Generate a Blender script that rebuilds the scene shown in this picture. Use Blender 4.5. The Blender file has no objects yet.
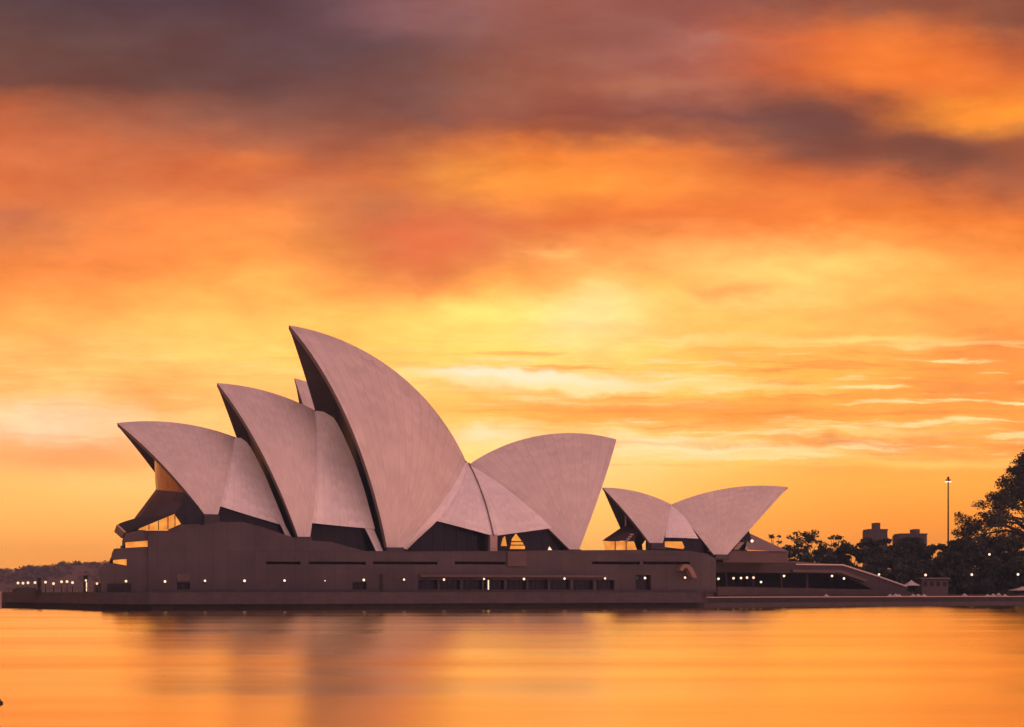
import bpy, math, random
import numpy as np
from mathutils import Vector, Matrix, noise as mnoise
random.seed(7); np.random.seed(7)
R_ = math.radians
sc = bpy.context.scene
COL = sc.collection

# ------------------------------------------------------------------ camera
F, CX, HY, CH = 1490.0, 512.0, 592.0, 3.8          # focal length in pixels, horizon row, eye height above the water
cam_d = bpy.data.cameras.new('camera')
cam = bpy.data.objects.new('camera', cam_d); COL.objects.link(cam)
cam.location = (0, 0, CH); cam.rotation_euler = (R_(90), 0, 0)
cam_d.sensor_width = 36.0; cam_d.lens = 36.0 * F / 1024.0
cam_d.shift_y = (HY - 363.5) / 1024.0
cam_d.clip_end = 30000; cam_d.clip_start = 0.5
sc.camera = cam

# ------------------------------------------------------------------ exposure
sc.view_settings.view_transform = 'Standard'; sc.view_settings.look = 'None'
sc.view_settings.exposure = 0.0; sc.view_settings.gamma = 1.0
sc.view_settings.use_curve_mapping = False
sc.render.engine = 'CYCLES'
sc.cycles.max_bounces = 6; sc.cycles.diffuse_bounces = 3; sc.cycles.glossy_bounces = 3
sc.cycles.use_denoising = True

# ------------------------------------------------------------------ world: dawn cloud deck by direction
HOT = 0.55
SUN_AZ, SUN_EL = 1.5, 1.2                           # degrees: right of straight ahead, above the horizon
def lin(c):
    o = []
    for v in c:
        v = v / 255.0
        o.append(v / 12.92 if v <= 0.04045 else ((v + 0.055) / 1.055) ** 2.4)
    return (*o, 1.0)
world = bpy.data.worlds.new('World'); sc.world = world; world.use_nodes = True
nt = world.node_tree; nt.nodes.clear()
def N(t, **k):
    n = nt.nodes.new(t)
    for a, b in k.items(): setattr(n, a, b)
    return n
def L(a, b): nt.links.new(a, b)
def M(op, a, b=None, c=None, clamp=False):
    n = N('ShaderNodeMath', operation=op, use_clamp=clamp)
    for i, v in enumerate((a, b, c)):
        if v is None: continue
        if isinstance(v, (int, float)): n.inputs[i].default_value = v
        else: L(v, n.inputs[i])
    return n.outputs[0]
def smooth(x, a, b):
    n = N('ShaderNodeMapRange', interpolation_type='SMOOTHSTEP')
    L(x, n.inputs[0]); n.inputs[1].default_value = a; n.inputs[2].default_value = b
    return n.outputs[0]
def linear(x, a, b):
    n = N('ShaderNodeMapRange'); n.clamp = True
    L(x, n.inputs[0]); n.inputs[1].default_value = a; n.inputs[2].default_value = b
    return n.outputs[0]
def mix(f, a, b, blend='MIX'):
    n = N('ShaderNodeMix', data_type='RGBA', blend_type=blend)
    for i, v in ((0, f), (6, a), (7, b)):
        if isinstance(v, (int, float)): n.inputs[i].default_value = v
        elif isinstance(v, tuple): n.inputs[i].default_value = v
        else: L(v, n.inputs[i])
    return n.outputs[2]
def comb(x, y, z=0.0):
    n = N('ShaderNodeCombineXYZ')
    for i, v in enumerate((x, y, z)):
        if isinstance(v, (int, float)): n.inputs[i].default_value = v
        else: L(v, n.inputs[i])
    return n.outputs[0]
def tex(vec, detail=4, rough=0.55, scale=1.0):
    n = N('ShaderNodeTexNoise'); L(vec, n.inputs['Vector'])
    n.inputs['Scale'].default_value = scale; n.inputs['Detail'].default_value = detail
    n.inputs['Roughness'].default_value = rough
    return n
def ramp(x, stops, interp='B_SPLINE'):
    n = N('ShaderNodeValToRGB'); cr = n.color_ramp; cr.interpolation = interp
    while len(cr.elements) < len(stops): cr.elements.new(0.5)
    for e, (p, c) in zip(cr.elements, stops): e.position = p
    for e, (p, c) in zip(cr.elements, stops): e.color = lin(c)
    L(x, n.inputs[0]); return n.outputs[0]
geo = N('ShaderNodeTexCoord')
sep = N('ShaderNodeSeparateXYZ'); L(geo.outputs['Generated'], sep.inputs[0])
dx, dy, dz = sep.outputs
dyc = M('MAXIMUM', dy, 0.12)
U0 = M('MULTIPLY_ADD', M('DIVIDE', dx, dyc), F, CX)              # azimuth coordinate of the cloud map
V0 = M('MULTIPLY_ADD', M('DIVIDE', M('MAXIMUM', dz, 0.0), dyc), -F, HY)   # elevation coordinate
wn = tex(comb(M('MULTIPLY', U0, 1 / 210), M('MULTIPLY', V0, 1 / 75)), 5, 0.55)
ws = N('ShaderNodeSeparateColor'); L(wn.outputs['Color'], ws.inputs[0])
calm = M('SUBTRACT', 1.0, M('MULTIPLY', smooth(V0, 450, 490), 0.9))
wn2 = tex(comb(M('MULTIPLY', U0, 1 / 70), M('MULTIPLY', V0, 1 / 34), 7.7), 6, 0.6)
ws2 = N('ShaderNodeSeparateColor'); L(wn2.outputs['Color'], ws2.inputs[0])
U = M('ADD', U0, M('MULTIPLY', M('MULTIPLY', M('SUBTRACT', ws.outputs[0], 0.5), 95), calm))
U = M('ADD', U, M('MULTIPLY', M('MULTIPLY', M('SUBTRACT', ws2.outputs[0], 0.5), 60), calm))
V = M('ADD', V0, M('MULTIPLY', M('MULTIPLY', M('SUBTRACT', ws.outputs[1], 0.5), 46), calm))
V = M('ADD', V, M('MULTIPLY', M('MULTIPLY', M('SUBTRACT', ws2.outputs[1], 0.5), 30), calm))
Un = M('MULTIPLY', U, 1 / 1024, clamp=True)
ROWS = [
 (-260, [(72,56,64)] * 11),
 (0,  [(95,67,68),(90,64,70),(90,64,72),(88,64,72),(135,92,95),(165,98,85),(160,90,78),(150,86,78),(140,80,65),(150,85,65),(145,82,62)]),
 (40, [(110,72,65),(105,70,66),(108,74,72),(102,72,76),(112,76,78),(155,90,75),(150,85,75),(165,100,90),(225,110,60),(255,128,55),(165,85,60)]),
 (80, [(125,75,62),(115,72,62),(115,75,68),(125,80,75),(125,80,72),(160,92,70),(175,105,85),(175,100,85),(215,105,60),(252,128,55),(225,110,52)]),
 (115,[(205,108,65),(175,98,70),(150,88,70),(140,84,70),(150,90,72),(165,90,70),(150,82,68),(145,80,68),(125,75,68),(240,125,50),(255,145,50)]),
 (150,[(230,120,70),(215,112,68),(205,108,68),(165,95,72),(190,105,70),(255,140,58),(255,145,60),(250,130,60),(165,90,65),(150,82,62),(165,90,62)]),
 (185,[(240,130,70),(222,120,72),(240,125,65),(215,115,75),(230,125,65),(255,165,65),(255,150,60),(250,140,62),(245,120,55),(215,110,60),(185,100,65)]),
 (220,[(225,120,72),(250,138,70),(255,142,68),(250,145,72),(200,112,80),(245,130,70),(245,125,60),(248,130,62),(255,140,58),(255,140,58),(255,135,55)]),
 (260,[(250,145,68),(252,140,68),(255,165,75),(255,170,80),(235,125,70),(245,150,80),(250,165,80),(255,205,110),(255,215,115),(255,185,90),(255,165,75)]),
 (290,[(255,159,75),(255,169,80),(255,189,90),(255,189,90),(245,149,75),(250,169,75),(255,214,100),(255,204,100),(255,214,115),(255,194,90),(255,179,85)]),
 (320,[(255,178,85),(255,193,95),(255,203,100),(255,203,100),(255,213,100),(255,228,110),(255,240,140),(255,213,100),(252,188,90),(255,193,95),(250,178,85)]),
 (350,[(255,203,110),(255,208,110),(255,213,110),(255,213,105),(255,223,105),(255,233,115),(255,233,110),(255,208,90),(250,183,80),(252,183,85),(250,163,70)]),
 (385,[(255,210,115),(252,195,100),(255,205,110),(255,215,115),(255,220,120),(255,225,115),(255,235,120),(255,215,95),(255,200,80),(252,185,75),(248,160,65)]),
 (420,[(255,228,150),(255,230,155),(255,213,125),(255,218,120),(255,223,120),(255,198,85),(252,183,80),(252,173,70),(252,173,70),(255,188,80),(250,173,75)]),
 (450,[(252,201,115),(252,191,105),(255,206,120),(255,216,120),(255,226,130),(255,236,140),(255,241,160),(255,221,120),(255,211,100),(252,176,80),(252,181,80)]),
 (485,[(255,212,109),(255,222,124),(255,222,124),(255,227,124),(255,232,124),(255,237,134),(255,235,134),(255,212,99),(255,197,79),(255,192,74),(255,187,69)]),
 (520,[(255,210,99),(255,210,99),(255,210,99),(255,220,109),(255,225,114),(255,230,114),(255,230,109),(255,200,74),(255,185,64),(255,175,52),(255,175,54)]),
 (560,[(255,196,79),(255,191,74),(255,191,74),(255,201,79),(255,211,84),(255,211,84),(255,216,84),(255,191,59),(255,176,49),(255,169,44),(255,166,44)]),
]
front = None
for i, (y, cs) in enumerate(ROWS):
    c = ramp(Un, [(k * 100 / 1024, col) for k, col in enumerate(cs)])
    front = c if front is None else mix(linear(V, ROWS[i - 1][0], y), front, c)
def blob(base, cx, cy, rx, ry, col, s):
    a = M('MULTIPLY', M('SUBTRACT', U, cx), 1 / rx); b = M('MULTIPLY', M('SUBTRACT', V, cy), 1 / ry)
    d = M('ADD', M('MULTIPLY', a, a), M('MULTIPLY', b, b))
    f = M('MULTIPLY', M('POWER', 2.71828, M('MULTIPLY', d, -1.0)), s)
    return mix(f, base, lin(col))
BLOBS = [
 (715,40,32,10,(195,130,112),.55),(650,85,70,9,(192,118,86),.55),(420,14,60,18,(160,106,106),.5),
 (805,116,62,30,(116,72,68),.95),(930,160,70,20,(126,74,60),.9),(905,66,95,38,(255,130,50),.9),
 (985,116,75,18,(255,152,50),.9),(395,208,40,12,(185,112,72),.6),(545,258,34,8,(255,205,115),.7),
 (420,250,36,34,(240,122,74),.6),(20,225,55,18,(196,104,72),.6),(255,168,50,12,(245,130,62),.6),
 (560,178,90,16,(255,168,66),.7),(735,288,45,10,(245,160,85),.7),(592,322,60,30,(255,244,170),.9),(470,330,60,20,(255,228,120),.6),
 (530,380,75,5,(255,250,205),1.0),(545,381,110,7,(255,250,200),.9),(500,376,60,5,(255,251,215),.9),(600,386,70,3.5,(255,244,170),.9),(480,384,40,5,(255,240,170),.7),(735,384,90,5,(255,228,140),.9),(690,449,120,4.5,(255,246,180),1.0),(650,441,50,3.5,(255,246,185),.9),(760,455,90,3,(255,238,160),.8),(560,394,90,4,(252,178,86),.5),(120,408,60,12,(255,232,170),.7),
 (490,440,40,7,(255,246,190),.9),(35,424,90,22,(255,232,180),1.0),(80,456,110,11,(250,180,105),.7),
 (640,408,170,9,(250,166,75),.8),(960,388,80,12,(246,148,72),.7),(860,344,90,6,(255,228,130),.9),
 (870,430,90,5,(255,228,135),.8),(930,461,100,5,(255,220,110),.8),(850,441,90,4,(236,152,88),.7),
 (405,108,62,40,(122,77,70),.7),(270,58,150,36,(98,69,70),.5),(590,124,110,11,(148,80,64),.6),(995,18,50,14,(118,72,60),.6),
 (432,240,48,38,(238,110,64),.7),(700,214,130,18,(252,126,56),.6),(690,335,170,40,(255,216,112),.45),(850,124,58,28,(122,72,64),.9),(905,165,60,14,(128,74,60),.6),
 (795,118,70,34,(120,75,66),.6),(760,300,60,7,(255,225,130),.6),(700,340,50,6,(255,240,150),.6),(990,350,50,16,(246,140,66),.6),
 (180,395,60,14,(248,180,95),.5),(600,540,60,40,(255,214,112),.5),
]
for b in BLOBS:
    if not (b[1] > 335 and b[3] < 12): front = blob(front, *b)
# thin sunlit cloud edges low over the horizon
Us = M('MULTIPLY_ADD', M('SUBTRACT', U, U0), 0.35, U0); Vs = M('MULTIPLY_ADD', M('SUBTRACT', V, V0), 0.35, V0)
s1 = tex(comb(M('MULTIPLY', Us, 1 / 150), M('MULTIPLY', Vs, 1 / 11)), 5, 0.6)
band = M('MULTIPLY', smooth(V0, 325, 365), M('SUBTRACT', 1.0, smooth(V0, 452, 474)))
rgt = M('MULTIPLY_ADD', smooth(U0, 380, 560), 0.75, 0.25)
front = mix(M('MULTIPLY', M('MULTIPLY', smooth(s1.outputs[0], 0.52, 0.66), band), rgt), front, lin((255, 236, 158)))
front = mix(M('MULTIPLY', M('MULTIPLY', smooth(s1.outputs[0], 0.48, 0.36), band), M('MULTIPLY', rgt, 0.6)), front, lin((244, 150, 72)))
s2 = tex(comb(M('MULTIPLY', U0, 1 / 130), M('MULTIPLY', V0, 1 / 48), 3.3), 7, 0.62)
soft = M('MULTIPLY_ADD', M('SUBTRACT', s2.outputs[0], 0.5), M('MULTIPLY', calm, 1.0), 1.0)
sr = M('MULTIPLY_ADD', M('SUBTRACT', soft, 1.0), 0.40, 1.0); sb_ = M('MULTIPLY_ADD', M('SUBTRACT', soft, 1.0), 1.15, 1.0)
front = mix(1.0, front, comb(sr, soft, sb_), 'MULTIPLY')
for b in BLOBS:
    if b[1] > 335 and b[3] < 12: front = blob(front, *b)
fs = N('ShaderNodeSeparateColor'); L(front, fs.inputs[0])
hot = M('MULTIPLY', M('MULTIPLY', smooth(fs.outputs[1], 0.20, 0.55), smooth(fs.outputs[0], 0.8, 1.0)), HOT)
front = comb(M('ADD', fs.outputs[0], hot), fs.outputs[1], fs.outputs[2])        # the glow is stronger in red than film can hold
# the rest of the dome: glowing flanks, unseen rosy west sky (behind the viewer) shaped to light the shells
el = M('MULTIPLY', M('ARCSINE', dz, clamp=False), 2 / math.pi)
side = ramp(el, [(0, (255,180,95)), (.1, (255,165,85)), (.22, (225,120,75)), (.35, (130,82,76)), (.6, (92,68,78)), (1, (90,70,86))], 'EASE')
WEST = [(0, (128,92,124)), (.10, (165,114,134)), (.2, (250,168,170)), (.34, (242,180,174)), (.6, (164,114,120)), (1, (96,70,88))]
west = mix(1.0, ramp(el, WEST, 'EASE'), comb(*[M('MULTIPLY', M('MULTIPLY_ADD', smooth(el, .10, .3), 0.55, 0.80), M('MULTIPLY_ADD', dx, 0.85, 1.0))] * 3), 'MULTIPLY')
rest = mix(smooth(dy, 0.25, -0.35), side, west)
sky = mix(smooth(dy, 0.45, 0.8), rest, front)
nish = N('ShaderNodeTexSky', sky_type='NISHITA'); nish.sun_disc = False
nish.sun_elevation = R_(SUN_EL); nish.sun_rotation = R_(SUN_AZ)
bg = N('ShaderNodeBackground'); bg.inputs[1].default_value = 1.0; L(sky, bg.inputs[0])
bg2 = N('ShaderNodeBackground'); bg2.inputs[1].default_value = 0.05; L(mix(smooth(dy, 0.30, -0.30), (0, 0, 0, 1), nish.outputs[0]), bg2.inputs[0])
add = N('ShaderNodeAddShader'); L(bg.outputs[0], add.inputs[0]); L(bg2.outputs[0], add.inputs[1])
out = N('ShaderNodeOutputWorld'); L(add.outputs[0], out.inputs[0])
world.cycles.sampling_method = 'MANUAL'; world.cycles.sample_map_resolution = 1024

# ------------------------------------------------------------------ sun, just over the horizon behind the shells
sd = bpy.data.lights.new('sun', 'SUN'); sd.energy = 0.6; sd.angle = R_(3); sd.color = (1.0, 0.50, 0.18)
so = bpy.data.objects.new('sun', sd); COL.objects.link(so)
sdir = Vector((math.sin(R_(SUN_AZ)) * math.cos(R_(SUN_EL)), math.cos(R_(SUN_AZ)) * math.cos(R_(SUN_EL)), math.sin(R_(SUN_EL))))
so.rotation_euler = sdir.to_track_quat('Z', 'Y').to_euler()

# ------------------------------------------------------------------ materials
def mat(name, col, rough=0.6, var=0.0, vscale=0.2, bump=0.0, bscale=1.0, metal=0.0, ior=1.45, emit=None, estr=0.0, spec=None):
    m = bpy.data.materials.new(name); m.use_nodes = True
    t = m.node_tree; b = t.nodes['Principled BSDF']
    b.inputs['Base Color'].default_value = (*col, 1); b.inputs['Roughness'].default_value = rough
    b.inputs['Metallic'].default_value = metal; b.inputs['IOR'].default_value = ior
    if spec is not None: b.inputs['Specular IOR Level'].default_value = spec
    tc = t.nodes.new('ShaderNodeTexCoord')
    if var:
        n = t.nodes.new('ShaderNodeTexNoise'); n.inputs['Scale'].default_value = vscale; n.inputs['Detail'].default_value = 6
        n.inputs['Roughness'].default_value = 0.65
        t.links.new(tc.outputs['Object'], n.inputs['Vector'])
        r = t.nodes.new('ShaderNodeValToRGB')
        r.color_ramp.elements[0].position = 0.3; r.color_ramp.elements[1].position = 0.7
        r.color_ramp.elements[0].color = (*[c * (1 - var) for c in col], 1)
        r.color_ramp.elements[1].color = (*[min(1, c * (1 + var)) for c in col], 1)
        t.links.new(n.outputs['Fac'], r.inputs[0]); t.links.new(r.outputs[0], b.inputs['Base Color'])
    if bump:
        n = t.nodes.new('ShaderNodeTexNoise'); n.inputs['Scale'].default_value = bscale; n.inputs['Detail'].default_value = 5
        t.links.new(tc.outputs['Object'], n.inputs['Vector'])
        bp = t.nodes.new('ShaderNodeBump'); bp.inputs['Strength'].default_value = bump; bp.inputs['Distance'].default_value = 0.3
        t.links.new(n.outputs['Fac'], bp.inputs['Height']); t.links.new(bp.outputs[0], b.inputs['Normal'])
    if emit:
        b.inputs['Emission Color'].default_value = (*emit, 1); b.inputs['Emission Strength'].default_value = estr
    return m
def tile_mat(name, col):
    m = mat(name, (0.74, 0.67, 0.62), 0.45)
    t = m.node_tree; b = t.nodes['Principled BSDF']; nn = t.nodes.new; lk = t.links.new
    uv = nn('ShaderNodeTexCoord'); sx = nn('ShaderNodeSeparateXYZ'); lk(uv.outputs['UV'], sx.inputs[0])
    def mth(op, a, c):
        n = nn('ShaderNodeMath'); n.operation = op
        for i, v in enumerate((a, c)):
            if isinstance(v, (int, float)): n.inputs[i].default_value = v
            else: lk(v, n.inputs[i])
        return n.outputs[0]
    # chevron tile lids between the ribs: thin joints along each rib, lids of slightly different fade
    ribs = mth('MULTIPLY', sx.outputs[0], 15.0); fr = mth('FRACT', ribs, 0)
    joint = mth('LESS_THAN', mth('ABSOLUTE', mth('SUBTRACT', fr, 0.5), 0), 0.045)
    chev = mth('ADD', mth('MULTIPLY', sx.outputs[1], 24.0), mth('MULTIPLY', mth('ABSOLUTE', mth('SUBTRACT', fr, 0.5), 0), 1.2))
    cx_ = nn('ShaderNodeCombineXYZ'); lk(mth('FLOOR', mth('ADD', ribs, 0.5), 0), cx_.inputs[0]); lk(mth('FLOOR', chev, 0), cx_.inputs[1])
    wn_ = nn('ShaderNodeTexWhiteNoise'); wn_.noise_dimensions = '2D'; lk(cx_.outputs[0], wn_.inputs['Vector'])
    n = nn('ShaderNodeTexNoise'); n.inputs['Scale'].default_value = 0.10; n.inputs['Detail'].default_value = 7; lk(uv.outputs['Object'], n.inputs['Vector'])
    mp = nn('ShaderNodeMapping'); mp.inputs['Scale'].default_value = (34, 2.2, 1); lk(uv.outputs['UV'], mp.inputs['Vector'])
    st = nn('ShaderNodeTexNoise'); st.inputs['Scale'].default_value = 1.0; st.inputs['Detail'].default_value = 5; lk(mp.outputs[0], st.inputs['Vector'])
    f = mth('ADD', mth('MULTIPLY', n.outputs['Fac'], 0.34), mth('MULTIPLY', st.outputs['Fac'], 0.16))
    f = mth('ADD', mth('ADD', f, mth('MULTIPLY', wn_.outputs['Value'], 0.13)), 0.68)
    f = mth('SUBTRACT', f, mth('MULTIPLY', joint, 0.12))
    vm = nn('ShaderNodeVectorMath'); vm.operation = 'SCALE'; vm.inputs[0].default_value = col; lk(f, vm.inputs['Scale'])
    lk(vm.outputs[0], b.inputs['Base Color']); return m
def granite_mat(name, col):
    m = mat(name, col, 0.75)
    t = m.node_tree; b = t.nodes['Principled BSDF']; nn = t.nodes.new; lk = t.links.new
    tc = nn('ShaderNodeTexCoord')
    mp = nn('ShaderNodeMapping'); mp.inputs['Rotation'].default_value = (R_(90), 0, R_(-18)); mp.vector_type = 'TEXTURE'
    lk(tc.outputs['Object'], mp.inputs['Vector'])
    br = nn('ShaderNodeTexBrick'); lk(mp.outputs[0], br.inputs['Vector']); br.offset = 0.0
    br.inputs['Scale'].default_value = 1.0; br.inputs['Brick Width'].default_value = 2.4; br.inputs['Row Height'].default_value = 9.0
    br.inputs['Mortar Size'].default_value = 0.06
    br.inputs['Color1'].default_value = (*[c * 1.06 for c in col], 1); br.inputs['Color2'].default_value = (*[c * .92 for c in col], 1)
    br.inputs['Mortar'].default_value = (*[c * .72 for c in col], 1)
    n = nn('ShaderNodeTexNoise'); n.inputs['Scale'].default_value = 0.09; n.inputs['Detail'].default_value = 7; n.inputs['Roughness'].default_value = .7
    lk(tc.outputs['Object'], n.inputs['Vector'])
    rr = nn('ShaderNodeValToRGB'); rr.color_ramp.elements[0].color = (.72, .68, .70, 1); rr.color_ramp.elements[0].position = .32
    rr.color_ramp.elements[1].color = (1.18, 1.12, 1.1, 1); rr.color_ramp.elements[1].position = .68
    lk(n.outputs['Fac'], rr.inputs[0])
    mx = nn('ShaderNodeMix'); mx.data_type = 'RGBA'; mx.blend_type = 'MULTIPLY'; mx.inputs[0].default_value = 1.0
    lk(br.outputs['Color'], mx.inputs[6]); lk(rr.outputs[0], mx.inputs[7]); lk(mx.outputs[2], b.inputs['Base Color'])
    return m
def water_mat():
    m = bpy.data.materials.new('harbour_water'); m.use_nodes = True
    t = m.node_tree; b = t.nodes['Principled BSDF']; nn = t.nodes.new; lk = t.links.new
    b.inputs['Base Color'].default_value = (0.05, 0.035, 0.03, 1); b.inputs['IOR'].default_value = 1.33; b.inputs['Roughness'].default_value = 0.3
    gl = nn('ShaderNodeBsdfGlossy'); gl.distribution = 'BECKMANN'; gl.inputs['Color'].default_value = (1.0, 0.855, 0.52, 1)
    mxs = nn('ShaderNodeMixShader'); mxs.inputs[0].default_value = 0.97
    lk(b.outputs[0], mxs.inputs[1]); lk(gl.outputs[0], mxs.inputs[2])
    lk(mxs.outputs[0], t.nodes['Material Output'].inputs['Surface'])
    tc = nn('ShaderNodeTexCoord')
    def nz(sc_, detail):
        mp = nn('ShaderNodeMapping'); mp.inputs['Scale'].default_value = sc_; lk(tc.outputs['Object'], mp.inputs['Vector'])
        n = nn('ShaderNodeTexNoise'); n.inputs['Scale'].default_value = 1.0; n.inputs['Detail'].default_value = detail
        lk(mp.outputs[0], n.inputs['Vector']); return n
    slick = nz((0.010, 0.06, 1), 5)                          # calm and ruffled lanes drawn out by the long exposure
    rr = nn('ShaderNodeMapRange'); rr.inputs[1].default_value = .35; rr.inputs[2].default_value = .65
    rr.inputs[3].default_value = WR0; rr.inputs[4].default_value = WR1
    lk(slick.outputs['Fac'], rr.inputs[0]); lk(rr.outputs[0], gl.inputs['Roughness'])
    # wind ripples: seen this low over the water, only their near faces show, so the mean facet leans towards the shore we stand on
    wv = nz((0.006, 0.05, 1), 6); wf = nz((0.05, 0.35, 1), 4)
    sp = nn('ShaderNodeSeparateColor'); lk(wv.outputs['Color'], sp.inputs[0]); sf = nn('ShaderNodeSeparateColor'); lk(wf.outputs['Color'], sf.inputs[0])
    def mth(op, a, c, d=None):
        n = nn('ShaderNodeMath'); n.operation = op
        for i, v in enumerate((a, c, d)):
            if v is None: continue
            if isinstance(v, (int, float)): n.inputs[i].default_value = v
            else: lk(v, n.inputs[i])
        return n.outputs[0]
    ny = mth('ADD', mth('MULTIPLY_ADD', mth('SUBTRACT', sp.outputs[1], .5), LANE, -LEAN), mth('MULTIPLY', mth('SUBTRACT', sf.outputs[1], .5), RIP))
    nx = mth('MULTIPLY', mth('SUBTRACT', sf.outputs[0], .5), RIP)
    cb = nn('ShaderNodeCombineXYZ'); lk(nx, cb.inputs[0]); lk(ny, cb.inputs[1]); cb.inputs[2].default_value = 1.0
    nv = nn('ShaderNodeVectorMath'); nv.operation = 'NORMALIZE'; lk(cb.outputs[0], nv.inputs[0]); lk(nv.outputs[0], gl.inputs['Normal'])
    return m
WR0, WR1, LEAN, LANE, RIP = 0.175, 0.24, 0.046, 0.10, 0.035
TILE = tile_mat('shell_tiles', (0.735, 0.672, 0.622)); LIT_TILE = tile_mat('lit_infill_tiles', (0.93, 0.90, 0.87))  # infill copy lightened in colour to mimic the light its facets catch
LINING = mat('shell_underside', (0.11, 0.085, 0.085), 0.7, .15, .3)  # concrete underside, colour darkened to stand in for the shade inside
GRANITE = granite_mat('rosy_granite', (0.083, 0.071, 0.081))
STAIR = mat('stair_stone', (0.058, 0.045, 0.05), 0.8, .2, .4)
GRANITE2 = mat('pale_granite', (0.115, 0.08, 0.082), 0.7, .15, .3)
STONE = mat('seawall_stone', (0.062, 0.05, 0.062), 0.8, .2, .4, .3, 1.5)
WET = mat('wet_seawall', (0.026, 0.024, 0.03), 0.9, .3, .6)
COPING = mat('pale_coping', (0.5, 0.38, 0.34), 0.6, .12, 1.0)
PAVE = mat('paving', (0.13, 0.095, 0.09), 0.7, .15, .5)
GLASS = mat('dark_glass', (0.02, 0.017, 0.022), 0.12, ior=1.5)
BRONZE = mat('bronze_glass', (0.42, 0.23, 0.17), 0.28, .12, .5, metal=0.85)
LOUVRE = mat('louvre_glass', (0.055, 0.042, 0.05), 0.5, .15, .5)
NOSE = mat('smoked_glass', (0.10, 0.07, 0.075), 0.25, .1, .4, metal=0.4)
METAL = mat('dark_bronze', (0.04, 0.033, 0.035), 0.45, metal=0.5)
CONC = mat('concrete', (0.22, 0.165, 0.155), 0.8, .12, .5)
WHITE = mat('white_canvas', (0.62, 0.55, 0.52), 0.7, .05, 1.0)
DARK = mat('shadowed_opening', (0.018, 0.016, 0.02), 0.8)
LEAF = mat('leaf', (0.045, 0.05, 0.03), 0.7, .3, .5)
LEAF2 = mat('leaf_olive', (0.06, 0.055, 0.03), 0.7, .3, .5)
BARK = mat('bark', (0.06, 0.045, 0.04), 0.9, .3, 1.0)
HILL = mat('wooded_hill', (0.19, 0.095, 0.07), 0.9, .35, .02)
BRICK = mat('far_brick', (0.11, 0.075, 0.07), 0.8, .15, .3)
FARWIN = mat('far_window', (0.09, 0.065, 0.065), 0.3)
SOIL = mat('garden_ground', (0.05, 0.05, 0.035), 0.95, .3, .2)
BULB = mat('lamp_glow', (0.9, 0.8, 0.75), 0.4, emit=(1.0, 0.66, 0.43), estr=1.7)
WARMBULB = mat('warm_lamp_glow', (0.9, 0.75, 0.5), 0.4, emit=(1.0, 0.70, 0.42), estr=1.25)
def backglow_mat():
    m = mat('backglow_amber_glass', (0.3, 0.15, 0.05), 0.3, emit=(1.0, 0.42, 0.08), estr=0.95)  # emission stands in for dawn sky light coming through the glass
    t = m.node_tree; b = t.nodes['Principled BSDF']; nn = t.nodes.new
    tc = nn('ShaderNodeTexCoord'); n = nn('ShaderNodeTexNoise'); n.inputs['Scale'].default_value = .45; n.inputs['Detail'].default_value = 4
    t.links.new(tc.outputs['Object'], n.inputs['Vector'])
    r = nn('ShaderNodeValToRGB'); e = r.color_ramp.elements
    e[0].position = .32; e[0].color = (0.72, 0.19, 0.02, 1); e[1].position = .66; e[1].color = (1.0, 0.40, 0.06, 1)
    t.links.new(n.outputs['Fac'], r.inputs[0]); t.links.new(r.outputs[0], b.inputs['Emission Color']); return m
BACKGLOW = backglow_mat()

# ------------------------------------------------------------------ helpers
def px3(px, py, Y): return Vector(((px - CX) / F * Y, Y, CH + (HY - py) / F * Y))
def zat(py, Y): return CH + (HY - py) / F * Y
class Plane:
    """An upright symmetry plane of a hall: s along it (towards the harbour end), w towards the viewer, z up."""
    def __init__(s, deg, px, Y):
        th = R_(deg)
        s.a = Vector((-math.cos(th), -math.sin(th), 0)); s.b = Vector((math.sin(th), -math.cos(th), 0))
        s.O = Vector(((px - CX) / F * Y, Y, 0))
    def at(s, px, py, w):
        r = Vector(((px - CX) / F, 1, (HY - py) / F)); c = Vector((0, 0, CH))
        t = (w - (c - s.O).dot(s.b)) / r.dot(s.b); P = c + r * t
        return Vector(((P - s.O).dot(s.a), w, P.z))
    def W(s, q): return s.O + s.a * q[0] + s.b * q[1] + Vector((0, 0, q[2]))
    def wp(s, px, py, w): return s.W(s.at(px, py, w))
HALL = Plane(18, 289, 352)

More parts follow.
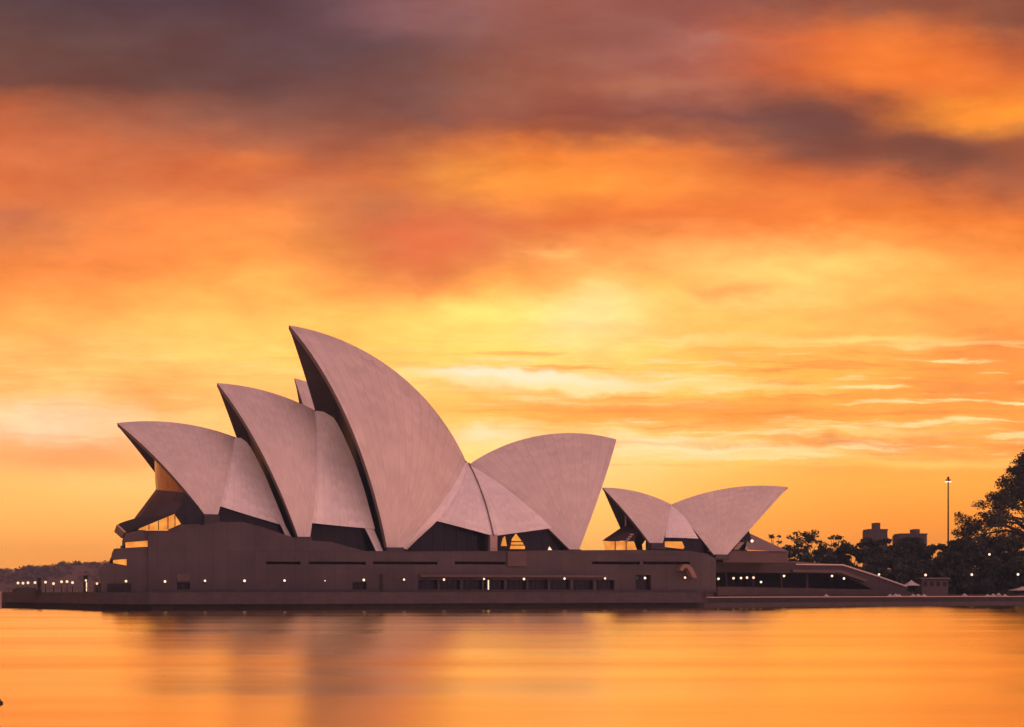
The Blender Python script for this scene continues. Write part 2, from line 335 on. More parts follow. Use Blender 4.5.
class MB:
    def __init__(s): s.v = []; s.f = []; s.m = []; s.uv = {}
    def face(s, pts, m=0, uv=None):
        i = len(s.v); s.v += [Vector(p) for p in pts]; s.f.append(tuple(range(i, i + len(pts)))); s.m.append(m)
        if uv: s.uv[len(s.f) - 1] = uv
    def grid(s, rows, m=0, uvs=None, flip=False):
        i0 = len(s.v); nr, nc = len(rows), len(rows[0])
        for r in rows: s.v += [Vector(p) for p in r]
        for a in range(nr - 1):
            for b in range(nc - 1):
                q = [i0 + a * nc + b, i0 + a * nc + b + 1, i0 + (a + 1) * nc + b + 1, i0 + (a + 1) * nc + b]
                u = None
                if uvs: u = [uvs[a][b], uvs[a][b + 1], uvs[a + 1][b + 1], uvs[a + 1][b]]
                if flip: q = q[::-1]; u = u[::-1] if u else None
                s.f.append(tuple(q)); s.m.append(m)
                if u: s.uv[len(s.f) - 1] = u
    def prism(s, pts, ext, m=0):
        n = len(pts); i = len(s.v); ext = Vector(ext)
        s.v += [Vector(p) for p in pts] + [Vector(p) + ext for p in pts]
        s.f.append(tuple(range(i, i + n))); s.f.append(tuple(range(i + 2 * n - 1, i + n - 1, -1)))
        for k in range(n):
            k2 = (k + 1) % n; s.f.append((i + k2, i + k, i + n + k, i + n + k2))
        s.m += [m] * (n + 2)
    def box(s, c, size, rz=0.0, m=0, top=1.0):
        ca, sa = math.cos(rz), math.sin(rz); hx, hy, hz = size[0] / 2, size[1] / 2, size[2] / 2; P = []
        for z, k in ((-hz, 1.0), (hz, top)):
            for x, y in ((-hx, -hy), (hx, -hy), (hx, hy), (-hx, hy)):
                P.append(Vector((c[0] + (x * ca - y * sa) * k, c[1] + (x * sa + y * ca) * k, c[2] + z)))
        i = len(s.v); s.v += P
        for q in ((3, 2, 1, 0), (4, 5, 6, 7), (0, 1, 5, 4), (1, 2, 6, 5), (2, 3, 7, 6), (3, 0, 4, 7)):
            s.f.append(tuple(i + k for k in q)); s.m.append(m)
    def tube(s, pts, rad, n=8, m=0, cap=True):
        pts = [Vector(p) for p in pts]; i0 = len(s.v)
        for k, p in enumerate(pts):
            d = (pts[min(k + 1, len(pts) - 1)] - pts[max(k - 1, 0)]).normalized()
            x = d.orthogonal().normalized() if abs(d.z) < .95 else Vector((1, 0, 0)); x = (x - d * x.dot(d)).normalized(); y = d.cross(x)
            r = rad[k] if isinstance(rad, (list, tuple)) else rad
            for j in range(n):
                a = 2 * math.pi * j / n; s.v.append(p + (x * math.cos(a) + y * math.sin(a)) * r)
        for k in range(len(pts) - 1):
            for j in range(n):
                j2 = (j + 1) % n
                s.f.append((i0 + k * n + j, i0 + k * n + j2, i0 + (k + 1) * n + j2, i0 + (k + 1) * n + j)); s.m.append(m)
        if cap:
            s.f.append(tuple(i0 + j for j in range(n))[::-1]); s.f.append(tuple(i0 + (len(pts) - 1) * n + j for j in range(n))); s.m += [m, m]
    def ball(s, c, r, m=0, n=10, sz=1.0):
        rows = []
        for a in range(n // 2 + 1):
            t = math.pi * a / (n // 2)
            rows.append([Vector((c[0] + r * math.sin(t) * math.cos(2 * math.pi * b / n), c[1] + r * math.sin(t) * math.sin(2 * math.pi * b / n), c[2] + r * sz * math.cos(t))) for b in range(n + 1)])
        s.grid(rows, m, flip=True)
    def build(s, name, mats, parent=None, base=None, smooth_=False, kind=None):
        base = Vector(base) if base is not None else (Vector(parent['_base']) if parent is not None else Vector((0, 0, 0)))
        me = bpy.data.meshes.new(name)
        me.from_pydata([tuple(p - base) for p in s.v], [], s.f)
        for mm in (mats if isinstance(mats, (list, tuple)) else [mats]): me.materials.append(mm)
        me.polygons.foreach_set('material_index', s.m)
        if s.uv:
            ul = me.uv_layers.new(name='UVMap')
            for fi, u in s.uv.items():
                for li, c in zip(me.polygons[fi].loop_indices, u): ul.data[li].uv = c
        if smooth_: me.polygons.foreach_set('use_smooth', [True] * len(me.polygons))
        me.update()
        o = bpy.data.objects.new(name, me); COL.objects.link(o)
        if parent is not None: o.parent = parent; o['_base'] = tuple(base)
        else: o.location = base; o['_base'] = tuple(base)
        if kind: o['kind'] = kind
        return o
def thing(name, loc, label, cat, group=None):
    o = bpy.data.objects.new(name, None); COL.objects.link(o); o.location = loc; o['_base'] = tuple(loc)
    o['label'] = label; o['category'] = cat
    if group: o['group'] = group
    return o
def copy_thing(src, loc, label=None, group=None):
    r = src.copy(); COL.objects.link(r); r.location = loc; r['_base'] = tuple(loc)
    if label: r['label'] = label
    if group: r['group'] = group
    for ch in list(src.children):
        c = ch.copy(); COL.objects.link(c); c.parent = r
        for g in list(ch.children):
            d = g.copy(); COL.objects.link(d); d.parent = c
    return r
def slerp(A, B, t):
    la, lb = A.length, B.length; a, b = A / la, B / lb
    o = math.acos(max(-1, min(1, a.dot(b))))
    if o < 1e-6: return A.lerp(B, t)
    return (a * math.sin((1 - t) * o) + b * math.sin(t * o)) / math.sin(o) * (la + (lb - la) * t)
def resample(pts, n):
    pts = [Vector(p) for p in pts]; d = [0]
    for a, b in zip(pts, pts[1:]): d.append(d[-1] + (b - a).length)
    out_ = []
    for k in range(n):
        t = d[-1] * k / (n - 1); j = 0
        while j < len(d) - 2 and d[j + 1] < t: j += 1
        u = (t - d[j]) / max(1e-9, d[j + 1] - d[j])
        p0, p1, p2, p3 = pts[max(j - 1, 0)], pts[j], pts[j + 1], pts[min(j + 2, len(pts) - 1)]
        out_.append(0.5 * ((2 * p1) + (p2 - p0) * u + (2 * p0 - 5 * p1 + 4 * p2 - p3) * u * u + (3 * p1 - p0 - 3 * p2 + p3) * u ** 3))
    return out_

# ------------------------------------------------------------------ harbour water
wm = MB(); wm.face([(-2400, -400, 0), (2400, -400, 0), (2400, 2440, 0), (-2400, 2440, 0)])
WATER = wm.build('water', water_mat(), kind='structure')

# ------------------------------------------------------------------ promenade and forecourt (ground)
EDGE = [(-4, 395), (3, 372), (60, 342), (97, 315), (150, 310.5), (300, 316), (420, 330), (560, 345), (700, 357)]
edge = [Vector(((p - CX) / F * Y, Y, 0)) for p, Y in EDGE]
back = [Vector((150, 640, 0)), Vector((-130, 520, 0))]
poly = [Vector((p.x, p.y, 3.75)) for p in edge + back]
pm = MB(); pm.prism([Vector((p.x, p.y, 1.25)) for p in edge + back], (0, 0, 2.5))
pm.build('promenade', STONE, kind='structure')
sb = MB(); inner = [p + Vector((0.15, 1.4, 0)) for p in edge] + [p + Vector((0, -4, 0)) for p in back]
sb.prism([Vector((p.x, p.y, -3)) for p in inner], (0, 0, 4.25)); sb.build('seawall_base', WET, kind='structure')
E2 = [(701, 361), (720, 371), (860, 403), (1024, 436), (1300, 480), (1700, 520)]
e2 = [Vector(((p - CX) / F * Y, Y, 0)) for p, Y in E2]
bk2 = [Vector((900, 560, 0)), Vector((900, 2440, 0)), Vector((60, 2440, 0)), Vector((60, 420, 0))]
q = MB(); q.prism([Vector((p.x, p.y, -3)) for p in e2 + bk2], (0, 0, 4.1)); q.build('ground', STONE, kind='structure')
q = MB()
for a, b in zip(e2, e2[1:]):
    d = (b - a).normalized(); nrm = Vector((-d.y, d.x, 0))
    q.prism([a + Vector((0, 0, 1.1)), b + Vector((0, 0, 1.1)), b + nrm * 1.2 + Vector((0, 0, 1.1)), a + nrm * 1.2 + Vector((0, 0, 1.1))], (0, 0, 1.3))
kb = q.build('quay_wall', WET); kb['label'] = 'long dark low quay wall along the water below the forecourt'; kb['category'] = 'quay wall'
q = MB()
for a, b in zip(e2, e2[1:]):
    d = (b - a).normalized(); nrm = Vector((-d.y, d.x, 0)); a2 = a - nrm * .12; b2 = b - nrm * .12
    q.prism([a2 + Vector((0, 0, 2.4)), b2 + Vector((0, 0, 2.4)), b2 + nrm * 1.4 + Vector((0, 0, 2.4)), a2 + nrm * 1.4 + Vector((0, 0, 2.4))], (0, 0, .22))
q.build('coping', COPING, kb, base=(0, 0, 0))
q = MB(); up = [p + Vector((1, 14, 0)) for p in e2]
q.prism([Vector((p.x, p.y, 1.104)) for p in up + bk2[:3] + [Vector((60, 440, 0))]], (0, 0, 1.9)); q.build('forecourt_terrace', PAVE, kind='structure')

# ------------------------------------------------------------------ the opera house
def shell_geom(pl, ridge, mouth_foot, rear_foot, Wd, nu=30, nv=30):
    """One vaulted shell: both halves are pieces of one sphere each, ribs fan from the foot to the ridge."""
    Rg = [pl.at(p[0], p[1], Wd.get('r', 0)) for p in ridge]; w0 = Wd.get('r', 0); Wf = Wd['w']
    xs = np.array([q.x for q in Rg]); zs = np.array([q.z for q in Rg])
    A = np.c_[xs, zs, np.ones(len(xs))]; k = np.linalg.lstsq(A, -(xs * xs + zs * zs), rcond=None)[0]
    cx, cz = -k[0] / 2, -k[1] / 2; rr = math.sqrt(cx * cx + cz * cz - k[2])
    a0 = math.atan2(Rg[0].z - cz, Rg[0].x - cx); a1 = math.atan2(Rg[-1].z - cz, Rg[-1].x - cx)
    Fm = pl.at(*mouth_foot, w0 + Wf); Fr = pl.at(*rear_foot, w0 + Wf)
    dd = (Fm.x - cx) ** 2 + (Fm.z - cz) ** 2; cc = (rr * rr - dd - Wf * Wf) / (2 * Wf)
    C = Vector((cx, w0 - cc, cz)); rows = []; uvs = []
    for i in range(nu + 1):
        u = i / nu; an = a0 + (a1 - a0) * u
        top = Vector((cx + rr * math.cos(an), w0, cz + rr * math.sin(an))); bot = Fm.lerp(Fr, u)
        rows.append([C + slerp(bot - C, top - C, j / nv) for j in range(nv + 1)])
        uvs.append([(u * 1.0, j / nv) for j in range(nv + 1)])
    return rows, uvs, C, w0
def mirror(rows, w0): return [[Vector((q.x, 2 * w0 - q.y, q.z)) for q in r] for r in rows]
def build_shell(parent, pl, geom, label=None, thick=1.1, band=0.0):
    rows, uvs, C, w0 = geom
    mb = MB(); ml = MB(); left_first = rows[0][-1].x > rows[-1][-1].x
    for side in (0, 1):
        out_r = rows if side == 0 else mirror(rows, w0)
        Cs = C if side == 0 else Vector((C.x, 2 * w0 - C.y, C.z))
        inn = [[Cs + (q - Cs) * (1 - thick / (q - Cs).length) for q in r] for r in out_r]
        for r in inn:
            for q in r:                                    # keep the lining on its own side of the ridge plane
                if side == 0: q.y = max(q.y, w0)
                else: q.y = min(q.y, w0)
        if band > 0:                                       # the bevelled closing rib along the rear edge
            nb = len(out_r) - 1; k = int(nb * (1 - band))
            for i in range(k + 1, nb + 1):
                f = (i - k) / (nb - k)
                out_r[i] = [Cs + (q - Cs) * (1 - (1.6 * f * math.sin(math.pi * min(1, .08 + j / len(out_r[i])))) / (q - Cs).length) for j, q in enumerate(out_r[i])]
        fl = (side == 0) == left_first
        mb.grid([[pl.W(q) for q in r] for r in out_r], 0, uvs, flip=fl)
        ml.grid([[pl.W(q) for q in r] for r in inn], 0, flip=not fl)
        for k in (0, -1):                                  # rim faces along mouth and rear
            mb.grid([[pl.W(q) for q in out_r[k]], [pl.W(q) for q in inn[k]]], 1)
        mb.grid([[pl.W(r[0]) for r in out_r], [pl.W(r[0]) for r in inn]], 1)
    o = mb.build('roof_shell', [TILE, CONC], parent, smooth_=True)
    me = o.data
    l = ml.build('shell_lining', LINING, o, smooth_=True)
    if label: o['label'] = label
    # keep the ridge and rims crisp
    try:
        me.set_sharp_from_angle(angle=R_(32))
    except Exception: pass
    return o
def foot_block(parent, pl, p0, p1, w0, Wf, size=.7, drop=2.6):
    for sgn in (1, -1):
        mb = MB(); a = pl.at(*p0, w0 + Wf); b = pl.at(*p1, w0 + Wf); c = (a + b) / 2; L_ = abs(a.x - b.x) + size
        w = w0 + sgn * Wf
        top = c.z + .12; zbot = top - drop; P = []
        for z, k in ((zbot, 1.0), (top, .9)):
            P.append([pl.W((c.x - L_ / 2 * k, w - 1.4 * k, z)), pl.W((c.x + L_ / 2 * k, w - 1.4 * k, z)), pl.W((c.x + L_ / 2 * k, w + 1.2 * k, z)), pl.W((c.x - L_ / 2 * k, w + 1.2 * k, z)), pl.W((c.x - L_ / 2 * k, w - 1.4 * k, z))])
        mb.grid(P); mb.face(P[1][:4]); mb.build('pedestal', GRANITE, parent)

HB = HALL.W((-30, 24, 3.75))
opera = thing('opera_house', HB, 'large opera house with tall white sail shells on a long granite podium by the water', 'opera house')

PW = 24.0                                                   # the podium's west face
def hs(px, w=PW): return HALL.at(px, HY, w).x
def hz(px, py, w=PW): return HALL.at(px, py, w).z
SL, SR = hs(148), hs(716)
ZB, ZT = 3.75, hz(420, 557)
# openings: (px0, px1, py0, py1, kind)
HOLES = []
for a, b in ((418, 437.5), (439.5, 460.5), (462.5, 482), (484, 504.5), (506.5, 526.5), (528.5, 548), (550, 570.5), (573, 593.5), (596, 614.5)):
    HOLES.append((a, b, 580, 591, 'window'))
for a, b in ((266, 300.5), (309, 366), (373, 437.5), (455, 506), (592, 640), (643, 690)): HOLES.append((a, b, 561.6, 564.4, 'slot'))
HOLES += [(177, 190, 582.5, 590.8, 'door'), (352.5, 366.5, 582, 590.8, 'door'), (635.5, 651, 575, 590.5, 'door')]
zone = {}
def rect(h):
    a, b, c, d, k = h; m = (a + b) / 2
    zr = 500 if k in ('window',) else m
    if k == 'slot': return hs(a), hs(b), hz(m, d), hz(m, c), k
    return hs(a), hs(b), max(hz(m, d), ZB + .35), hz(m, c), k
RECT = [rect(h) for h in HOLES]
ss = sorted(set([SL, SR] + [r[0] for r in RECT] + [r[1] for r in RECT]), reverse=True)
zz = sorted(set([ZB, ZT] + [r[2] for r in RECT] + [r[3] for r in RECT]))
pod = MB()
for i in range(len(ss) - 1):
    for j in range(len(zz) - 1):
        cs, cz_ = (ss[i] + ss[i + 1]) / 2, (zz[j] + zz[j + 1]) / 2
        if any(r[1] < cs < r[0] and r[2] < cz_ < r[3] for r in RECT): continue
        pod.face([HALL.W((s_, PW, z_)) for s_, z_ in ((ss[i], zz[j]), (ss[i + 1], zz[j]), (ss[i + 1], zz[j + 1]), (ss[i], zz[j + 1]))])
REC = 1.6
for s0, s1, z0, z1, k in RECT:
    for (a, b) in (((s0, z0), (s0, z1)), ((s0, z1), (s1, z1)), ((s1, z1), (s1, z0)), ((s1, z0), (s0, z0))):
        pod.face([HALL.W((a[0], PW, a[1])), HALL.W((b[0], PW, b[1])), HALL.W((b[0], PW - REC, b[1])), HALL.W((a[0], PW - REC, a[1]))])
def hbox(mb, s0, s1, w0, w1, z0, z1, m=0, pl=HALL):
    c = [pl.W((s_, w_, z0)) for s_, w_ in ((s0, w0), (s1, w0), (s1, w1), (s0, w1))]
    mb.prism(c, (0, 0, z1 - z0), m)
# body behind the facade, and the roof-line parapet above it
hbox(pod, SL, SR, PW - REC - .01, -78, ZB - .3, ZT - .02)
for s_ in (SL, SR):
    pod.face([HALL.W((s_, PW, ZB)), HALL.W((s_, PW, ZT)), HALL.W((s_, PW - REC - .01, ZT)), HALL.W((s_, PW - REC - .01, ZB))])
TOP = [(148, 557), (148, 532.5), (168, 531.5), (184, 530), (203, 524.5), (220, 521.8), (243, 522), (262, 527), (277, 532), (292, 537), (310, 540.2), (332, 542), (348, 546.5), (364, 551), (420, 551.5), (500, 551), (560, 550.3), (640, 549.8), (690, 551), (708, 554), (716, 557)]
pts = []
for x, y in TOP:
    q = HALL.at(x, y, PW); pts.append((q.x, max(q.z, ZT)))
pts[0] = (SL, ZT); pts[-1] = (SR, ZT)
pod.prism([HALL.W((s_, PW, z_)) for s_, z_ in pts], HALL.b * -100.0)
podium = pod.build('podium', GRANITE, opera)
for s0, s1, z0, z1, k in RECT:
    g = MB(); hbox(g, s0, s1, PW - REC + .02, PW - REC + .12, z0, z1)
    nm = {'window': 'window', 'slot': 'air_slot', 'door': 'doorway'}[k]
    if k == 'window':
        for t in (.25, .5, .75):
            sm = s0 + (s1 - s0) * t; hbox(g, sm + .07, sm - .07, PW - REC + .12, PW - REC + .3, z0, z1, 1)
        hbox(g, s0, s1, PW - REC + .121, PW - REC + .28, z0 + (z1 - z0) * .7, z0 + (z1 - z0) * .7 + .12, 1)
    elif k == 'door':
        sm = (s0 + s1) / 2; hbox(g, sm + .06, sm - .06, PW - REC + .12, PW - REC + .2, z0, z1, 1)
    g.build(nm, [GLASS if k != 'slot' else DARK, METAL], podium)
# hood over the windows, pale panels, pilaster, slot lintels
g = MB(); hbox(g, hs(419), hs(606), PW + .01, PW + 1.3, hz(500, 577.2), hz(500, 574.8)); g.build('hood', GRANITE2, podium)
g = MB(); hbox(g, hs(507), hs(526), PW + .01, PW + .5, hz(516, 566), hz(516, 551.5)); g.build('wall_panel', GRANITE2, podium)
g = MB(); hbox(g, hs(177), hs(189.5), PW + .01, PW + .22, hz(183, 581.5), hz(183, 574)); g.build('wall_panel', GRANITE2, podium)
g = MB(); hbox(g, hs(380.6), hs(382.6), PW + .01, PW + .5, ZB, hz(381, 574)); g.build('pilaster', METAL, podium)
g = MB(); hbox(g, hs(148), hs(716), PW + .02, PW + .35, ZB + .01, ZB + .6); g.build('plinth', STONE, podium)
g = MB(); hbox(g, hs(487.7, PW), hs(488.7, PW), PW + .06, PW + .25, hz(488, 590), hz(488, 580)); g.build('lit_strip', WARMBULB, podium)
g = MB(); hbox(g, hs(486.7), hs(489.6), PW + .01, PW + .05, ZB + .7, hz(488, 573.5)); g.build('pilaster', METAL, podium)

SH = {
 'one': (HALL, [(117, 423), (150, 421), (185, 424), (210, 429), (235, 437)], (205, 515), (218, 515), dict(w=16)),
 'two': (HALL, [(217, 383), (251.6, 387), (286, 399), (307, 406), (315, 410)], (298, 537), (310, 538), dict(w=20)),
 'main': (HALL, [(289, 324.4), (331, 337.5), (372, 355), (406, 380), (434, 408), (451, 434), (466, 461)], (387, 548), (402, 548), dict(w=20)),
 'south': (HALL, [(616.6, 439), (600, 436), (572.6, 433), (545, 435), (517.5, 440.6), (490, 451.6), (470, 464)], (579, 550), (570, 550), dict(w=16)),
}
GEO = {}
LAB = dict(one='lowest white shell at the harbour end, over the glass nose', two='second white shell, between the low end one and the tallest',
           main='tallest white shell', south='white shell that leans away from the others towards the land')
for k, (pl, rg, fm, fr, wd) in SH.items():
    GEO[k] = shell_geom(pl, rg, fm, fr, wd)
    build_shell(opera, pl, GEO[k], LAB[k])
    foot_block(opera, pl, fm, fr, 0, wd['w'])

def side_shell(parent, pl, left, right, n=16, bulge=1.5, w0=0.0, mats=None, nm='side_shell'):
    """Loft between two edge curves given top to bottom; both sides of the hall."""
    res = []
    for sgn in (1, -1):
        mb = MB(); Lc = resample(left, n); Rc = resample(right, n); rows = []; uvs = []
        for i, (a, b) in enumerate(zip(Lc, Rc)):
            row = []
            for j in range(9):
                t = j / 8; q = a.lerp(b, t); q = Vector((q.x, q.y + bulge * math.sin(math.pi * t) * (i / (n - 1)), q.z))
                row.append(pl.W((q.x, w0 + sgn * (q.y - w0), q.z)))
            rows.append(row); uvs.append([(j / 8 * .5, i / (n - 1)) for j in range(9)])
        mb.grid(rows, 0, uvs, flip=sgn > 0)
        inn = [[p - pl.b * sgn * .8 for p in r] for r in rows]
        mb.grid(inn, 1, flip=sgn < 0); mb.grid([rows[-1], inn[-1]], 1)
        mb.grid([[r[0] for r in rows], [r[0] for r in inn]], 1); mb.grid([[r[-1] for r in rows], [r[-1] for r in inn]], 1)
        o = mb.build(nm, mats or [LIT_TILE, CONC], parent, smooth_=True); res.append(o)
        try: o.data.set_sharp_from_angle(angle=R_(40))
        except Exception: pass
    return res[0]
def cut(curve, pl, y):
    """Part of a curve (bottom->top order) above the picture row y, returned top -> bottom."""
    outp = []
    for q in reversed(curve):
        P = pl.W(q); outp.append(q)
        if HY - F * (P.z - CH) / P.y > y: break
    return outp
def inset(c, ds, kw): return [Vector((q.x + ds, q.y * kw, q.z)) for q in c]
# harbour-side infill shells: from the rear edge of one shell into the mouth of the next
RIGHT = {'one': [(235.4, 437.4, .3), (246, 441, 2.0), (260, 465, 4.6), (272, 492, 9.0), (281, 514, 12.6), (285.5, 526, 14.6)],
         'two': [(316, 410.5, .3), (333, 417, 2.5), (350, 450, 5.5), (362.5, 484, 10), (371, 514, 14.2), (375, 529, 16.2)]}
LEG = {'one': ([(273, 514, 12.8), (280, 524, 14.6), (287, 539, 16.6)], [(277, 512, 12.4), (284, 523, 14.2), (292.5, 539, 16.2)]),
       'two': ([(362.5, 524, 15.3), (368, 534, 16.8), (376, 551, 18.6)], [(367, 515, 14), (375, 532, 16.2), (383, 551, 18.2)])}
for a, b, ya, yb, ds in (('one', 'two', 504, 527, -1.5), ('two', 'main', 520, 538, -2.0)):
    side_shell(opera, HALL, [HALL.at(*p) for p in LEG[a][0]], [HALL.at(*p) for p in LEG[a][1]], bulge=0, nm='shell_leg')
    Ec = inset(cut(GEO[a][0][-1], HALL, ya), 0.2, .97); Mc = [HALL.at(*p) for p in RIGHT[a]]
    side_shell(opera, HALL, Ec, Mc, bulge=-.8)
# the two facets between the tallest shell and the landward one
P_ = lambda x, y, w: HALL.at(x, y, w)
seam = [P_(468.5, 463, .6), P_(477, 481, 7), P_(486, 506, 13.5), P_(493.5, 536, 18.5)]
fl = [P_(468.3, 463, .5), P_(460, 486, 7.4), P_(450, 503.5, 11.3), P_(437, 521, 14.6)]
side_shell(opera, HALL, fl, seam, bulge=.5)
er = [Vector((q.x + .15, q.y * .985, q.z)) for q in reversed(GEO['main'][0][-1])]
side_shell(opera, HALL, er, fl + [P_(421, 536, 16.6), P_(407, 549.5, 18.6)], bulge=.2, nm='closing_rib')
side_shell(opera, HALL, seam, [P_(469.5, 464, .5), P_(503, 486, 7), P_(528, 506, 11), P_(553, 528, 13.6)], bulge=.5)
g = MB(); a = P_(490, 535, 18.3); b = P_(497, 535, 18.3)
hbox(g, a.x, b.x, 18.6, 17.2, 12, a.z + .1)
g.build('pier', COPING, opera)
g = MB()                                                    # the crease between the facets
g.tube([HALL.W(q + Vector((0, .25, 0))) for q in resample(seam, 14)], .17, 6); g.build('seam_rib', CONC, opera)

# glass under the shells
def glass_wall(parent, pl, poly, w, thick=.4, nm='glass_wall', bars=6, both=True, lean=0.0, m=None):
    for sgn in ((-1, 1) if both else (1,)):
        mb = MB(); pts = [pl.at(x, y, w) for x, y in poly]
        mb.prism([pl.W((q.x, sgn * q.y, q.z)) for q in pts], pl.b * (-thick * sgn))
        o = mb.build(nm, m or GLASS, parent)
    pts = [pl.at(x, y, w) for x, y in poly]; s0, s1 = min(q.x for q in pts), max(q.x for q in pts)
    n = len(pts)
    for k in range(1, bars):
        g = MB()
        s_ = s0 + (s1 - s0) * k / bars; zs_ = []
        for i in range(n):
            a, b = pts[i], pts[(i + 1) % n]
            if (a.x - s_) * (b.x - s_) < 0: zs_.append(a.z + (b.z - a.z) * (s_ - a.x) / (b.x - a.x))
        if len(zs_) >= 2:
            hbox(g, s_ - .09, s_ + .09, w + .004, w + .2, min(zs_), max(zs_), 0, pl); g.build('mullion', METAL, o)
    return o
glass_wall(opera, HALL, [(218, 500), (277, 514), (290, 540), (218, 536)], 12.2)
glass_wall(opera, HALL, [(310, 515), (368, 522), (383, 553), (310, 550)], 13.6)
glass_wall(opera, HALL, [(437, 517), (491, 533), (491, 556), (398, 556)], 13.2, bars=8)
gw = glass_wall(opera, HALL, [(493, 533), (556, 525), (576, 556), (493, 556)], 12.4, bars=5)
def pane(parent, pl, poly, w, m=BACKGLOW, nm='glow_pane', th=.12):
    g = MB(); g.prism([pl.W(pl.at(x, y, w)) for x, y in poly], pl.b * -th); return g.build(nm, m, parent)
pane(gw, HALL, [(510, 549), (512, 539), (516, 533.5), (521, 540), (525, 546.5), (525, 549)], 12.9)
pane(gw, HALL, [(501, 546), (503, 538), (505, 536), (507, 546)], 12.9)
g = MB()
for y in (541.5, 545): a, b = HALL.at(508, y, 13.05), HALL.at(526, y, 13.05); hbox(g, a.x, b.x, 12.95, 13.1, a.z - .12, a.z + .12)
g.build('glazing_bar', METAL, gw)
pane(gw, HALL, [(548, 550), (549.5, 546.5), (552, 550)], 12.9, WARMBULB)
# louvred walls deep inside the two mouths that face the harbour
for k, t0 in (('two', 30), ('main', 30), ('one', 30)):
    rows = GEO[k][0]; rim = rows[4]; mb = MB()
    half = [HALL.W((q.x, q.y * .97, q.z)) for q in rim]; oth = [HALL.W((q.x, -q.y * .97, q.z)) for q in rim]
    mb.grid([half, [(a + b) / 2 for a, b in zip(half, oth)], oth]); mb.build('louvre_wall', LOUVRE, opera)

# glazed nose under the lowest shell
g1, g2 = MB(), MB(); rim = GEO['one'][0][2]
def rimpt(y, kw=.95):
    for q in reversed(rim):
        P = HALL.W(q)
        if HY - F * (P.z - CH) / P.y > y: return Vector((q.x - .4, q.y * kw, q.z))
    q = rim[0]; return Vector((q.x - .4, q.y * kw, q.z))
prof = [(154.5, 458.5), (154.8, 474), (155.8, 489.5)]; yr = [461, 478, 490]
prof2 = [(155.8, 489.5), (148, 500), (134.5, 518)]; yr2 = [490, 503, 516]
for mb, pr, yy in ((g1, prof, yr), (g2, prof2, yr2)):
    for sgn in (1, -1):
        rows = []
        for (x, y), ry in zip(pr, yy):
            c = HALL.at(x, y, 0); e = rimpt(ry); row = []
            for j in range(8):
                t = j / 7; s_ = c.x + (e.x - c.x) * t ** 1.5; z_ = c.z + (e.z - c.z) * t
                row.append(HALL.W((s_, sgn * (e.y * t ** .85), z_)))
            rows.append(row)
        mb.grid(rows, flip=sgn > 0)
g1.build('bronze_glazing', BRONZE, opera); nose = g2.build('glass_nose', NOSE, opera)
# dark return of the nose down to the podium
glass_wall(opera, HALL, [(176, 512), (186, 497), (207, 512), (214, 516), (214, 530), (184, 531), (180, 523)], 15.2, nm='glass_return', bars=4, both=True, m=GLASS)
# lip canopy over the top foyer, sills of the three foyer terraces
def slab(poly, w0, w1, m, nm, parent=opera, bars=()):
    g = MB()
    for x, ya, yb in bars:
        a, b = HALL.at(x, ya, w0 + .15), HALL.at(x, yb, w0 + .15); hbox(g, a.x - .09, a.x + .09, w0 + .01, w0 + .15, b.z, a.z, 1)
    if bars: m = [m, METAL]
    g.prism([HALL.W(HALL.at(x, y, w0)) for x, y in poly], Vector((-.27, .963, 0)) * (w0 - w1)); return g.build(nm, m, parent)
lip = slab([(117, 524.8), (121, 522.6), (135, 518.2), (160, 515.4), (176, 512), (174.5, 513.8), (158, 520.6), (140, 528), (127, 532), (124, 531)], 16.5, -20, METAL, 'canopy')
slab([(138, 529.9), (140, 528.2), (158, 520.8), (174.5, 514), (181, 524), (167, 530)], 16.4, 15.6, BACKGLOW, 'backglow_window', lip, bars=((149, 524.6, 530), (158.5, 520.8, 530), (168, 516.8, 529.6), (175, 515, 526.4)))  # pane glows by itself in place of sky seen through it
slab([(116.4, 525.2), (118, 524.2), (126.6, 532.2), (124.5, 532.6)], 16.9, -20, COPING, 'canopy_edge', lip)
t1 = slab([(126, 533), (138, 530.4), (167, 530.6), (182, 524.6), (200, 524), (200, 558), (148, 558), (148, 540.4), (126, 542)], 23.6, -22, GRANITE, 'foyer_terrace')
slab([(125.5, 542.4), (147.6, 540.6), (147.6, 546.6), (125.5, 547.8)], 23.2, 22.6, BACKGLOW, 'backglow_window', t1)
t2 = slab([(114, 548.6), (148.2, 546.8), (148.2, 540), (190, 540), (190, 566), (127, 566), (127, 558.6), (111.5, 559.4), (111.5, 556), (114, 556)], 23.7, -24, GRANITE, 'foyer_terrace')
slab([(113, 560), (126.6, 559), (126.6, 565.4), (113.4, 566)], 23.3, 22.7, BACKGLOW, 'backglow_window', t2)
t3 = slab([(101.5, 567), (104, 563.6), (113, 563), (127, 565.6), (160, 565.6), (160, 592.2), (101.5, 592.2)], 23.8, -26, GRANITE, 'foyer_terrace')
slab([(107.5, 583.5), (131, 583.5), (131, 591.5), (107.5, 591.5)], 23.92, 23.82, DARK, 'doorway', t3)

